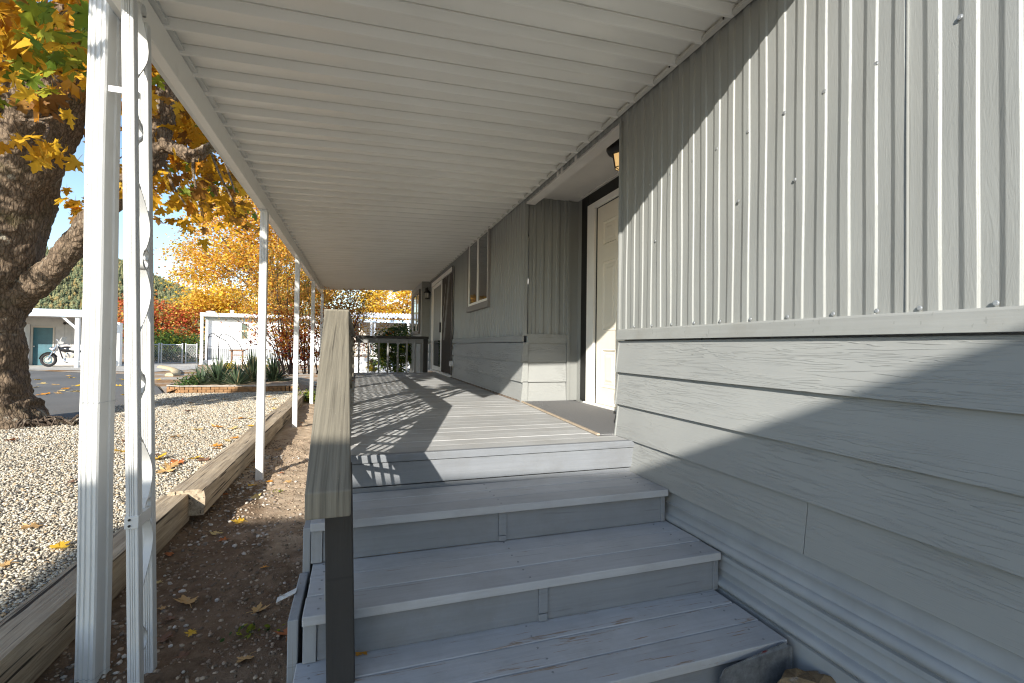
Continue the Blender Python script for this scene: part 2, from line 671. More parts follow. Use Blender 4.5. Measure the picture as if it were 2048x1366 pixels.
# ------------------------------------------------------------------ the setting: ground, soil, gravel, road, hills
def grid_faces(nx, ny):
    i, j = np.meshgrid(np.arange(nx - 1), np.arange(ny - 1), indexing='ij')
    a = (i * ny + j).ravel()
    return np.stack([a, a + ny, a + ny + 1, a + 1], 1)


M_GROUND = Mat('dry_ground', 0.95, 0.1)
_a = M_GROUND.noise(1.2, 6, 0.7)
M_GROUND.base(M_GROUND.ramp(_a, [(0.3, (0.17, 0.125, 0.08)), (0.7, (0.30, 0.235, 0.16))]))
M_GROUND.bump(_a, 0.4, 0.03)
M_GROUND = M_GROUND.m
xs = np.array([-2500, -600, -150, -60, -20, -1.33, -1.315, 25, 60, 150, 600, 2500.])
ys = np.array([-600, -150, -40, -18, -12, 0, 8, 15.2, 15.3, 40, 90, 200, 600, 3000.])
gx, gy = np.meshgrid(xs, ys, indexing='ij')
gz = np.where((gx > -1.32) & (gx < 30) & (gy > -14) & (gy < 15.25), -0.22, 0.11)
ground = bulk('ground', np.stack([gx.ravel(), gy.ravel(), gz.ravel()], 1), grid_faces(len(xs), len(ys)), M_GROUND)
tag(ground, kind='structure')

xs = np.arange(-1.33, 1.80, 0.03)
ys = np.arange(0.35, 15.2, 0.03)
gx, gy = np.meshgrid(xs, ys, indexing='ij')
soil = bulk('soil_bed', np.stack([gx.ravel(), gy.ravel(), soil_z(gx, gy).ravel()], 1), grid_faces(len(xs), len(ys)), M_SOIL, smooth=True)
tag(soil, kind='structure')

Mg = Mat('gravel_bed_grit', 0.9, 0.15)
_v = Mg.vor(55, out='Color')
_d = Mg.vor(55)
Mg.base(Mg.mix(Mg.ramp(_d, [(0.25, 0.0), (0.6, 0.9)]), Mg.mix(0.75, (0.52, 0.46, 0.36), Mg.ramp(_v, [(0.1, (0.22, 0.20, 0.17)), (0.5, (0.50, 0.45, 0.35)), (0.8, (0.66, 0.61, 0.51))])), (0.07, 0.055, 0.04)))
Mg.bump(_d, -1.0, 0.02)
M_GRAVELBED = Mg.m


def in_poly(x, y, poly):
    x, y = np.asarray(x), np.asarray(y)
    c = np.zeros(x.shape, bool)
    n = len(poly)
    for i in range(n):
        x0, y0 = poly[i]
        x1, y1 = poly[(i + 1) % n]
        m = ((y0 > y) != (y1 > y)) & (x < (x1 - x0) * (y - y0) / (y1 - y0 + 1e-12) + x0)
        c ^= m
    return c


GRAVEL = [(-1.35, -4), (-1.35, 13.25), (-4.35, 13.2), (-4.25, 9.4), (-6.2, 9.1), (-14, 8.4), (-14, -4)]
xs = np.arange(-14, -1.30, 0.12)
ys = np.arange(-4, 13.3, 0.12)
gx, gy = np.meshgrid(xs, ys, indexing='ij')
keep = in_poly(gx[:-1, :-1] + .06, gy[:-1, :-1] + .06, GRAVEL).ravel()
gb = bulk('gravel_bed', np.stack([gx.ravel(), gy.ravel(), gravel_z(gx, gy).ravel()], 1), grid_faces(len(xs), len(ys))[keep], M_GRAVELBED, smooth=True)
tag(gb, kind='structure')

ROAD = [(-70, 4), (-14, 8.5), (-6.2, 9.15), (-4.2, 9.42), (-4.3, 13.1), (-5.3, 15.6), (-8.2, 21.6), (-9.2, 22.2), (-13.5, 25.2), (-70, 33)]
mb = MB()
mb.add([(x, y, 0.138) for x, y in ROAD], [tuple(range(len(ROAD)))])
road = part('asphalt_road', mb, M_ASPHALT)
tag(road, kind='structure')

Ml = Mat('leaf_littered_yard', 0.95, 0.1)
_a = Ml.noise(9, 6, 0.7)
_b = Ml.noise(0.8, 4)
Ml.base(Ml.mix(Ml.ramp(_b, [(0.4, 0.0), (0.6, 1.0)]), Ml.ramp(_a, [(0.3, (0.16, 0.10, 0.055)), (0.55, (0.36, 0.20, 0.09)), (0.75, (0.52, 0.34, 0.16))]),
               Ml.ramp(_a, [(0.3, (0.34, 0.30, 0.24)), (0.7, (0.52, 0.47, 0.39))])))
Ml.bump(_a, 0.6, 0.03)
mb = MB()
YARD = [(-4.35, 13.35), (-5.3, 15.8), (-8.0, 21.7), (-9.2, 22.4), (-13.5, 25.5), (-60, 33.4), (-60, 60), (40, 60), (40, 15.4), (-1.36, 15.4), (-1.36, 13.35)]
mb.add([(x, y, 0.130) for x, y in YARD], [tuple(range(len(YARD)))])
tag(part('yard_ground', mb, Ml.m), kind='structure')
# pale concrete apron in front of the carport across the road
mb = MB()
mb.add([tuple(p) for p in [atz(-60, 741, .146), atz(0, 738, .146), atz(180, 741, .146), atz(300, 744, .146), atz(395, 738, .146), atz(395, 727, .146), atz(300, 727, .146), atz(180, 729, .146), atz(-60, 729, .146)]], [tuple(range(9))])
tag(part('concrete_apron', mb, M_CONCRETE), kind='structure')
# unseen concrete slab added behind the viewpoint to bounce sun under the awning
mb = MB().box(-5.2, 9.0, -13.8, .38, -.2, -.085)
tag(part('bounce_slab', mb, M_CONCRETE), kind='structure')
# hills
xs = np.linspace(-2400, 1500, 140)
ys = np.linspace(420, 2600, 70)
gx, gy = np.meshgrid(xs, ys, indexing='ij')


def hill_z(x, y):
    az = np.degrees(np.arctan2(np.asarray(x, float), y))
    # skyline seen over the neighbours: high on the left, falling to the right
    top = np.interp(az, [-60, -42, -35, -27, -22, -17, -12, -5, 5, 20], [175, 165, 150, 138, 125, 85, 62, 55, 58, 60])
    f = np.clip((np.asarray(y, float) - 520) / 1150, 0, 1)
    return top * 1.82 * (f * f * (3 - 2 * f)) + 34 * (fbm(np.asarray(x) * .006, np.asarray(y) * .006, 3) - .5) * f - 2


Mh = simple('hillside_scrub', (0.13, 0.135, 0.065), 0.95, 0, 0.1, 0.25, 0.02)
# (terrain)
hills = bulk('hills', np.stack([gx.ravel(), gy.ravel(), hill_z(gx, gy).ravel()], 1), grid_faces(len(xs), len(ys)), Mh, smooth=True)
tag(hills, kind='structure')
# far forest on the hills: one mass nobody could count
n = 26000
fy = nrng.uniform(640, 1740, n)
fx = fy * np.tan(np.radians(nrng.uniform(-44, 12, n)))
fz = hill_z(fx, fy)
fh = nrng.uniform(6, 14, n)
kind_ = nrng.random(n)
V, F, MI = [], [], []
k = 6
ang = np.arange(k) * 2 * np.pi / k
for t in range(3):  # three tiers a tree
    base = np.stack([np.zeros(n), np.zeros(n)], 1)
    conif = kind_ < .66
    rad = np.where(conif, fh * (.25 - .06 * t), fh * (.34 - .04 * t) * nrng.uniform(.8, 1.2, n))
    z0 = fz + fh * np.where(conif, .08 + .27 * t, .1 + .16 * t)
    z1 = fz + fh * np.where(conif, .46 + .27 * t, .45 + .12 * t)
    off = len(V) and sum(len(a) for a in V)
    ring = np.stack([fx[:, None] + rad[:, None] * np.cos(ang + t) * nrng.uniform(.7, 1.2, (n, k)), fy[:, None] + rad[:, None] * np.sin(ang + t) * nrng.uniform(.7, 1.2, (n, k)), np.repeat(z0[:, None], k, 1)], 2)
    tip = np.stack([fx, fy, z1], 1)[:, None, :]
    vv = np.concatenate([ring, tip], 1).reshape(-1, 3)
    ii = off + np.arange(n)[:, None, None] * (k + 1)
    tri = np.stack([np.arange(k), (np.arange(k) + 1) % k, np.full(k, k)], 1)[None]
    V.append(vv)
    F.append((ii + tri).reshape(-1, 3))
    MI.append(np.repeat(np.where(conif, np.where(kind_ < .4, 0, 1), np.where(kind_ < .86, 2, 3)), k))
fm = [simple('conifer_green', (0.125, 0.145, 0.075), .9, 0, .1, .2, .05), simple('conifer_pale_green', (0.21, 0.205, 0.10), .9, 0, .1, .2, .05),
      simple('autumn_gold_scrub', (0.31, 0.23, 0.09), .9, 0, .1, .2, .05), simple('autumn_olive_scrub', (0.24, 0.215, 0.10), .9, 0, .1, .2, .05)]
tag(bulk('hill_forest', np.concatenate(V), np.concatenate(F), fm, matidx=np.concatenate(MI)), 'distant forest of conifers and turning trees on the hillside', 'forest', kind='stuff')

# stones -----------------------------------------------------------
_ico = bmesh.new()
bmesh.ops.create_icosphere(_ico, subdivisions=1, radius=1)
_iv = np.array([v.co[:] for v in _ico.verts])
_if = np.array([[v.index for v in f.verts] for f in _ico.faces])
_ico.free()


def stone_field(name, P, size, m, flat=0.6):
    n = len(P)
    k = len(_iv)
    sc = size[:, None] * nrng.uniform(.65, 1.25, (n, 3)) * np.array([1, .8, flat])
    V = _iv[None] * nrng.uniform(.86, 1.12, (n, k))[..., None] * sc[:, None, :]
    a = nrng.uniform(0, 6.283, n)
    c, s = np.cos(a)[:, None], np.sin(a)[:, None]
    x, y = V[..., 0] * c - V[..., 1] * s, V[..., 0] * s + V[..., 1] * c
    b = nrng.uniform(-.5, .5, n)
    cb, sb = np.cos(b)[:, None], np.sin(b)[:, None]
    y, z = y * cb - V[..., 2] * sb, y * sb + V[..., 2] * cb
    V = np.stack([x, y, z], 2) + P[:, None, :]
    F = _if[None] + (np.arange(n) * k)[:, None, None]
    return bulk(name, V.reshape(-1, 3), F.reshape(-1, 3), m, smooth=True)


def scatter_gravel():
    pts, sz = [], []
    for (y0, y1, n, s) in ((1.2, 4.2, 48000, .0088), (4.2, 7.5, 46000, .0108), (7.5, 13.2, 40000, .0145)):
        x = -1.36 - 5.2 * nrng.random(n * 2) ** 1.1 * (1.0 if y0 > 4 else .62)
        y = nrng.uniform(y0, y1, n * 2)
        ok = in_poly(x, y, GRAVEL) & ((x / y > -0.68) | (nrng.random(len(x)) < .75))
        x, y = x[ok][:n], y[ok][:n]
        z = gravel_z(x, y) + nrng.uniform(-.002, .008, len(x))
        pts.append(np.stack([x, y, z], 1))
        sz.append(s * nrng.uniform(.55, 1.35, len(x)))
    return np.concatenate(pts), np.concatenate(sz)


M_STONE = stones_mat('gravel_stones', [(0.0, (0.16, 0.15, 0.135)), (0.11, (0.40, 0.345, 0.26)), (0.34, (0.56, 0.49, 0.37)), (0.64, (0.66, 0.61, 0.50)), (0.84, (0.46, 0.445, 0.40)), (0.92, (0.50, 0.36, 0.21))])
P, S = scatter_gravel()
tag(stone_field('gravel', P, S, M_STONE), 'pale mixed gravel spread behind the timber edging', 'gravel', kind='stuff')
# pebbles and clods in the soil
n = 3000
x = nrng.uniform(-1.2, -0.2, n)
y = nrng.uniform(1.3, 6.5, n)
w = (nrng.random(n) < np.clip(1.25 - np.abs(x + .95 - .12 * np.sin(y * 2)) * 3.4, .10, 1)) & ((fbm(x * 2.5, y * 2.5, 2) > .47) | (nrng.random(n) < .15))
x, y = x[w], y[w]
M_PEB = stones_mat('soil_pebbles', [(0.0, (0.20, 0.17, 0.14)), (0.22, (0.46, 0.42, 0.37)), (0.55, (0.62, 0.57, 0.51)), (0.85, (0.36, 0.27, 0.20))])
tag(stone_field('pebbles', np.stack([x, y, soil_z(x, y) + .003], 1), .013 * nrng.uniform(.4, 1.5, len(x)) ** 1.3, M_PEB), 'white and grey pebbles strewn over the soil strip', 'pebbles', kind='stuff')
n = 22000
x = nrng.uniform(-1.25, 1.7, n)
y = nrng.uniform(1.0, 7.5, n)
ok = (x < -.2) | (y < 1.55)
x, y = x[ok], y[ok]
tag(stone_field('soil_clods', np.stack([x, y, soil_z(x, y) + .001], 1), .0065 * nrng.uniform(.3, 1.75, len(x)) ** 1.5, stones_mat('soil_clod', [(0.0, (0.14, 0.10, 0.066)), (0.4, (0.28, 0.205, 0.145)), (0.8, (0.44, 0.345, 0.25))])), 'crumbs and clods of dark earth', 'soil', kind='stuff')

# ------------------------------------------------------------------ the manufactured home
WX = 1.75            # outer wall plane
ZD = 0.773           # deck surface
home = thing('manufactured_home', 'grey manufactured home with ribbed metal siding above lapped boards along the porch', 'house', (3.6, 4.0, -0.1))


def rib_profile(s0, s1, p=0.0965, depth=0.0068, phase=0.0):
    """offsets (s, out) of ribbed sheet metal along a wall, raised part outward"""
    pts = []
    k = math.floor((s0 - phase) / p) - 1
    while True:
        b = phase + k * p
        if b > s1:
            break
        for f, d in ((0.0, 0), (0.20, 0.0), (0.215, 0.0012), (0.235, 0.0), (0.33, 0.0), (0.345, 0.0012), (0.36, 0), (0.42, 0.0), (0.438, .06), (0.458, .3), (0.478, .72), (0.50, .96), (0.52, 1.0), (0.80, 1.0), (0.83, .9), (0.975, .08)):
            s = b + f * p
            if s0 < s < s1:
                pts.append((s, d * depth))
        k += 1
    return [(s0, pts[0][1])] + pts + [(s1, pts[-1][1])]


def ribbed_y(name, y0, y1, z0, z1, x=WX, phase=1.24, dents=()):
    """ribbed sheet on a wall facing -x; raised ribs stand out toward -x"""
    prof = rib_profile(y0, y1, phase=phase)
    zs = np.linspace(z0, z1, 12)
    rows = []
    for z in zs:
        r = []
        for s, d in prof:
            w = 0.0022 * math.sin(s * 5.1 + z * 2.3) + 0.0015 * math.sin(s * 17 + z * 7)
            for (dy, dz, dr, dd) in dents:
                w += dd * math.exp(-((s - dy) ** 2 + (z - dz) ** 2) / dr ** 2)
            r.append((x - d + w, s, float(z)))
        rows.append(r)
    return MB().sheet(rows)


ZT = 1.508   # bottom of the ribbed metal
near_sid = part('siding_panel', ribbed_y('', -2.6, 2.905, ZT - .004, 3.10), M_SIDING, home)
far_sid = part('siding_panel', ribbed_y('', 4.93, 12.15, ZT, 3.10, phase=5.0, dents=((7.2, 1.72, .10, .012), (5.05, 1.7, .12, .01), (6.9, 1.6, .2, .008))), M_SIDING, home, smooth=None)
head_sid = part('siding_panel', ribbed_y('', 2.905, 4.93, 2.985, 3.10, phase=5.0), M_SIDING, home)
# vertical seam flange of the near sheets
part('seam_flange', MB().box(WX - .0135, WX - .004, 1.084, 1.0875, ZT, 3.08), M_SIDING, home)
# screws
scr = MB().cyl((0, 0, 0), (-.006, 0, 0), .0058, 8)
scr.cyl((-.002, 0, 0), (-.0028, 0, 0), .0085, 10)
proto = None
for (y, z) in [(1.55, 1.525), (1.346, 1.525), (1.184, 1.525), (1.05, 1.525), (.856, 1.525)] + [(1.75 + .195 * i, 1.525) for i in range(6)] + \
        [(.943, 2.413), (1.189, 2.41), (1.387, 2.41), (1.572, 2.412), (1.772, 2.417), (1.978, 2.417), (2.162, 2.422), (2.36, 2.42), (2.56, 2.42), (1.518, 2.103), (1.83, 2.104), (2.5, 2.05)]:
    if proto is None:
        proto = part('screw', MB().add(scr.v, scr.f), M_STEEL, near_sid)
        proto.data.transform(Matrix.Translation(root_offset(near_sid)))
        o = proto
    else:
        o = proto.copy()
        COL.objects.link(o)
    o.location = (WX - .004 - root_offset(near_sid).x, y - root_offset(near_sid).y, z - root_offset(near_sid).z)


def lap_board_y(mb, y0, y1, ztop, zbot, x=WX, proud=0.032, th=0.013):
    """one clapboard on the -x wall, lower edge leaning out"""
    xo, xi = x - proud, x - 0.006
    mb.prism([(xo, zbot), (xo + th, zbot - .001), (x + .002, zbot + .02), (x + .002, ztop), (xi, ztop)], 'y', y0, y1)


LAPS = [(1.432, 1.215), (1.222, 0.994), (1.001, 0.775), (0.782, 0.559)]
mb = MB()
for i, (a, b) in enumerate(LAPS):
    if i == 3:
        lap_board_y(mb, -2.6, 1.4455, a, b)
        lap_board_y(mb, 1.448, 2.905, a, b, proud=.0335)
    elif i == 2:
        lap_board_y(mb, -2.6, -.305, a, b)
        lap_board_y(mb, -.302, 2.905, a, b)
    else:
        lap_board_y(mb, -2.6, 2.905, a, b)
part('lap_siding', mb, M_LAP, home, bevel=.0015)
mb = MB()
for (a, b) in LAPS[:3]:
    lap_board_y(mb, 4.935, 8.96, a, b, proud=.034, th=.014)
    pass
part('lap_siding', mb, M_LAP, home, bevel=.0015)
mb = MB()
for (a, b) in LAPS[:3]:
    lap_board_y(mb, 11.78, 12.18, a, b, proud=.03)
part('lap_siding', mb, M_LAP, home, bevel=.0015)
# ledge board between metal and laps
part('ledge_board', MB().prism([(WX - .034, 1.440), (WX + .001, 1.440), (WX + .001, 1.512), (WX - .024, 1.512), (WX - .030, 1.503)], 'y', -2.6, 2.908), M_TRIM, home, bevel=.0015)
part('ledge_board', MB().box(WX - .026, WX + .001, 4.93, 8.96, 1.44, 1.512), M_TRIM, home, bevel=.0015)
# metal corner flashing at the near edge of the recess, one tilted piece per board
mb = MB()
mb.box(WX - .016, WX + .03, 2.9065, 2.925, ZT, 2.985)
part('corner_trim', mb, M_SIDING, home, bevel=.001)
mb = MB()
for (a, b) in LAPS[:3]:
    mb.prism([(WX - .038, b - .003), (WX + .03, b - .003), (WX + .03, a + .0), (WX - .011, a + .0)], 'y', 2.9055, 2.918)
part('corner_trim', mb, M_TRIM, home, bevel=.001)
mb = MB()
mb.box(WX - .014, WX + .03, 4.912, 4.929, ZT, 2.985)
part('corner_trim', mb, M_SIDING, home)
mb = MB()
for (a, b) in LAPS[:3]:
    mb.prism([(WX - .035, b - .003), (WX + .045, b - .003), (WX + .045, a), (WX - .012, a)], 'y', 4.906, 4.934)
part('corner_trim', mb, M_TRIM, home, bevel=.001)
# bottom skirting with two rounded ribs
sk = []
zz = [0.565, 0.475, 0.466, 0.438, 0.428, 0.395]
prof = [(WX + .008, .60), (WX + .006, .545), (WX + .004, .484), (WX - .004, .478), (WX - .004, .470), (WX + .003, .463), (WX + .003, .425), (WX - .002, .417)]
for i in range(9):
    t = math.pi * i / 8
    prof.append((WX + .002 - .026 * math.sin(t), .393 + .024 * math.cos(t)))
prof += [(WX + .004, .362), (WX - .010, .357), (WX - .012, .338), (WX + .001, .330), (WX + .001, .292), (WX - .004, .286), (WX - .004, .280), (WX + .001, .274), (WX + .001, .246)]
for i in range(9):
    t = math.pi * i / 8
    prof.append((WX - .004 - .032 * math.sin(t), .222 + .022 * math.cos(t)))
prof += [(WX + .0, .196), (WX - .02, .19), (WX + .01, -.2)]
part('skirting', MB().sheet([[(x, y, z) for x, z in prof] for y in np.linspace(-2.6, 3.0, 9)]), simple('grey_skirting_paint', (0.30, 0.315, 0.325), .5, 0, .4, .05, 5, .05), home, smooth=50)
# recessed entry ------------------------------------------------------
RX = 2.39
prof = rib_profile(1.80, 2.264, phase=1.80, p=.0965, depth=.011)
zs = np.linspace(ZT, 3.08, 6)
part('siding_panel', MB().sheet([[(s, 4.945 - d, float(z)) for s, d in prof] for z in zs]), M_SIDING, home)
mb = MB()
for (a, b) in LAPS[:3]:
    mb.prism([(4.912, b), (4.923, b - .001), (4.95, b + .02), (4.95, a), (4.937, a)], 'x', WX + .048, 2.262)
for i in range(len(mb.v)):   # prism 'x' poly is (y,z)
    pass
part('lap_siding', mb, M_LAP, home, bevel=.0015)
part('ledge_board', MB().box(WX + .03, 2.262, 4.912, 4.95, 1.428, 1.530), M_TRIM, home, bevel=.001)
part('inner_corner_trim', MB().box(2.264, 2.300, 4.905, 4.95, ZD + .01, 3.06).box(2.300, RX + .01, 4.918, 4.95, ZD + .01, 3.06), M_SIDING, home, bevel=.001)
part('entry_wall', MB().box(RX + .004, RX + .10, 2.85, 3.34, ZD - .1, 3.10).box(RX + .004, RX + .10, 4.79, 4.98, ZD - .1, 3.10).box(RX + .004, RX + .10, 3.34, 4.79, 3.02, 3.10), M_SIDING, home)
part('entry_side_wall', MB().box(WX + .032, RX + .1, 2.86, 2.905, ZD - .1, 3.10), M_SIDING, home)
part('entry_ceiling', MB().box(WX + .105, RX + .1, 2.88, 4.944, 3.066, 3.10).box(WX + .002, WX + .103, 2.926, 4.91, 2.968, 3.095), M_SOFFIT, home)
part('door_casing', MB().box(RX - .016, RX + .0, 4.635, 4.79, ZD + .03, 3.062).box(RX - .016, RX + .0, 3.36, 4.633, 2.93, 3.062).box(RX - .016, RX, 3.34, 3.52, ZD + .03, 2.928), M_BLACK, home, bevel=.002)
part('drip_edge', MB().box(RX - .045, RX - .018, 3.2, 4.80, 3.048, 3.064), M_SOFFIT, home)
fr = part('door_frame', MB().box(RX - .028, RX + .05, 4.475, 4.633, ZD + .03, 2.928).box(RX - .028, RX + .05, 3.522, 4.473, 2.865, 2.928).box(RX - .028, RX + .05, 3.522, 3.575, ZD + .03, 2.863)
          .box(RX - .05, RX + .05, 3.50, 4.655, ZD + .004, ZD + .028), M_FRAME, home, bevel=.003)
# six panel door with moulded panels
mb = MB()
mb.box(RX + .010, RX + .05, 3.580, 4.462, ZD + .032, 2.858)


def moulded(mb, y0, y1, z0, z1, x):
    rows = []
    for (i, d) in ((0, 0.0), (.012, -.006), (.03, .010), (.045, .006), (.065, .006), (.085, -.002)):
        rows.append([(y0 + i, z0 + i, d), (y1 - i, z0 + i, d), (y1 - i, z1 - i, d), (y0 + i, z1 - i, d)])
    for a, b in zip(rows[:-1], rows[1:]):
        for k in range(4):
            p, q = a[k], a[(k + 1) % 4]
            r, s = b[(k + 1) % 4], b[k]
            mb.add([(x + .0035 + d, y, z) for (y, z, d) in (p, q, r, s)], [(0, 1, 2, 3)])
    mb.add([(x + .0035 + d, y, z) for (y, z, d) in rows[-1]], [(0, 1, 2, 3)])


dr = part('front_door', MB(), M_DOOR, home) if False else None
fd = MB()
# stiles and rails leave openings for the panels
PY = [(3.70, 3.985), (4.06, 4.345)]
PZ = [(ZD + .20, ZD + .60), (ZD + .78, ZD + 1.50), (ZD + 1.66, ZD + 1.92)]
ycuts = [3.580, 3.70, 3.985, 4.06, 4.345, 4.462]
zcuts = [ZD + .032, ZD + .20, ZD + .60, ZD + .78, ZD + 1.50, ZD + 1.66, ZD + 1.92, 2.858]
for i in range(5):
    for j in range(7):
        if i in (1, 3) and j in (1, 3, 5):
            moulded(fd, ycuts[i], ycuts[i + 1], zcuts[j], zcuts[j + 1], RX + .004)
        else:
            fd.add([(RX + .0075, y, z) for y, z in ((ycuts[i], zcuts[j]), (ycuts[i + 1], zcuts[j]), (ycuts[i + 1], zcuts[j + 1]), (ycuts[i], zcuts[j + 1]))], [(0, 1, 2, 3)])
for (ya, yb) in ((3.580, 4.462),):
    fd.box(RX + .022, RX + .05, ya, yb, ZD + .032, 2.858)
    fd.add([(RX + .0075, yb, ZD + .032), (RX + .022, yb, ZD + .032), (RX + .022, yb, 2.858), (RX + .0075, yb, 2.858)], [(0, 1, 2, 3)])
    fd.add([(RX + .0075, ya, 2.858), (RX + .022, ya, 2.858), (RX + .022, yb, 2.858), (RX + .0075, yb, 2.858)], [(0, 1, 2, 3)])
fdo = part('front_door', fd, M_DOOR, home)
kn = MB().cyl((RX + .006, 3.645, ZD + .95), (RX - .04, 3.645, ZD + .95), .012, 10).ball((RX - .055, 3.645, ZD + .95), .027)
part('door_handle', kn, M_STEEL, fdo, smooth=40)
part('weather_strip', MB().box(RX + .000, RX + .03, 4.463, 4.474, ZD + .03, 2.862).box(RX + .0, RX + .03, 3.576, 4.4625, 2.8585, 2.8645), M_BLACK, home)
# window -----------------------------------------------------------------
wy0, wy1, wz0, wz1 = 6.34, 7.70, 2.03, 3.03
win = part('window', MB().box(WX - .045, WX + .012, wy0, wy1, wz0 - .09, wz0).box(WX - .035, WX + .012, wy0, wy0 + .06, wz0 + .001, wz1 + .04)
           .box(WX - .035, WX + .012, wy1 - .06, wy1, wz0 + .001, wz1 + .04), M_BROWNTRIM, home, bevel=.003)
part('frame', MB().box(WX - .028, WX + .01, wy0 + .061, wy1 - .061, wz0 + .002, wz0 + .042).box(WX - .028, WX + .01, wy0 + .061, wy0 + .105, wz0 + .043, wz1 + .03)
     .box(WX - .028, WX + .01, wy1 - .105, wy1 - .061, wz0 + .043, wz1 + .03).box(WX - .030, WX + .01, 6.99, 7.045, wz0 + .043, wz1 + .03), M_FRAME, win, bevel=.002)
part('pane', MB().box(WX - .014, WX - .012, wy0 + .10, wy1 - .10, wz0 + .04, wz1 + .03), M_GLASS, win)
# sliding patio door ------------------------------------------------------
sy0, sy1 = 9.02, 11.72
sd = part('sliding_door', MB().box(WX - .03, WX + .06, sy0, sy0 + .06, ZD + .05, 2.84).box(WX - .03, WX + .06, sy1 - .06, sy1, ZD + .05, 2.84)
          .box(WX - .034, WX + .06, sy0, sy1, 2.842, 2.93).box(WX - .05, WX + .06, sy0, sy1, ZD + .004, ZD + .048), M_FRAME, home, bevel=.003)
part('sash', MB().box(WX - .02, WX + .02, 10.30, 10.39, ZD + .051, 2.838).box(WX - .012, WX + .02, 11.52, 11.61, ZD + .051, 2.838).box(WX - .012, WX + .02, 10.395, 11.515, ZD + .051, ZD + .14).box(WX - .012, WX + .02, 10.395, 11.515, 2.76, 2.838), M_FRAME, sd, bevel=.002)
part('screen', MB().box(WX - .008, WX - .004, sy0 + .061, 10.299, ZD + .05, 2.84), simple('brown_insect_screen', (.045, .034, .027), .7, 0, .25, .08, 40), sd)
part('pane', MB().box(WX + .004, WX + .008, 10.396, 11.51, ZD + .14, 2.76), M_GLASS, sd)
part('handle', MB().box(WX - .055, WX - .021, 10.325, 10.36, 1.68, 1.90), M_BLACK, sd, bevel=.004)
part('screen_edge', MB().box(WX - .04, WX - .031, sy0 - .06, sy0 - .001, ZD + .05, 2.93), M_BLACK, home)
# outlet box beside the slider
part('outlet_box', MB().box(WX - .085, WX - .026, 8.84, 8.93, 1.0, 1.10).box(WX - .092, WX - .086, 8.845, 8.925, 1.005, 1.095), M_STEEL, home, bevel=.004)
# far bump-out with its window
BX = 1.54
mb = MB().box(BX, WX + .5, 12.2, 12.3, 1.44, 3.15)
part('bump_out_wall', mb, M_TRIM, home)
mb = MB()
for (a, b) in LAPS[:3]:
    mb.prism([(12.165, b), (12.176, b - .001), (12.21, b + .02), (12.21, a), (12.194, a)], 'x', BX - .02, WX - .035)
mb.prism([(12.165, .559), (12.176, .558), (12.21, .58), (12.21, .782), (12.194, .782)], 'x', BX - .02, WX - .035)
part('lap_siding', mb, M_LAP, home)
mb = MB().box(BX, BX + .1, 12.301, 14.7, 1.44, 3.15)
for (a, b) in LAPS:
    lap_board_y(mb, 12.22, 14.7, a, b, x=BX, proud=.028)
part('bump_out_side_wall', mb, M_LAP, home)
w2 = part('window', MB().box(BX - .05, BX - .001, 12.44, 12.53, 1.74, 2.86).box(BX - .05, BX - .001, 13.98, 14.07, 1.74, 2.86).box(BX - .05, BX - .001, 12.531, 13.979, 2.77, 2.86).box(BX - .05, BX - .001, 12.531, 13.979, 1.70, 1.78), M_BROWNTRIM, home, bevel=.003)
for (a, b) in ((12.532, 12.575), (13.1, 13.16), (13.93, 13.977)):
    part('frame_bar', MB().box(BX - .035, BX - .002, a, b, 1.782, 2.768), M_FRAME, w2)
part('pane', MB().box(BX - .02, BX - .012, 12.57, 13.935, 1.782, 2.768), M_GLASS, w2)
part('roof_edge', MB().prism([(1.0, 3.02), (3.6, 3.75), (3.6, 3.85), (.98, 3.10)], 'y', 12.25, 15.0), M_SOFFIT, home)
# hidden bulk of the home so that it closes and casts its shade
part('roof', MB().prism([(WX + .02, 3.18), (3.8, 3.62), (6.0, 3.18)], 'y', -2.6, 14.7), simple('grey_roofing', (.25, .25, .25), .8), home)
part('back_wall', MB().box(2.6, 5.9, -2.59, 14.69, 0.0, 3.18), M_WHITE, home)

# ------------------------------------------------------------------ lamps on the house
pl = thing('porch_light', 'black six-sided lantern with amber glass fixed to the ceiling above the entry door', 'lamp', (2.02, 3.36, 3.062))


def hexring(cx, cy, z, r, a0=0.0):
    return [(cx + r * math.cos(a0 + i * math.pi / 3), cy + r * math.sin(a0 + i * math.pi / 3), z) for i in range(6)]


def hexloft(mb, cx, cy, zr, cap=True):
    rows = [hexring(cx, cy, z, r) for z, r in zr]
    vs = [p for r in rows for p in r]
    fs = [(i * 6 + k, i * 6 + (k + 1) % 6, (i + 1) * 6 + (k + 1) % 6, (i + 1) * 6 + k) for i in range(len(rows) - 1) for k in range(6)]
    if cap:
        fs += [tuple(range(6)), tuple(range((len(rows) - 1) * 6, len(rows) * 6))]
    return mb.add(vs, fs)


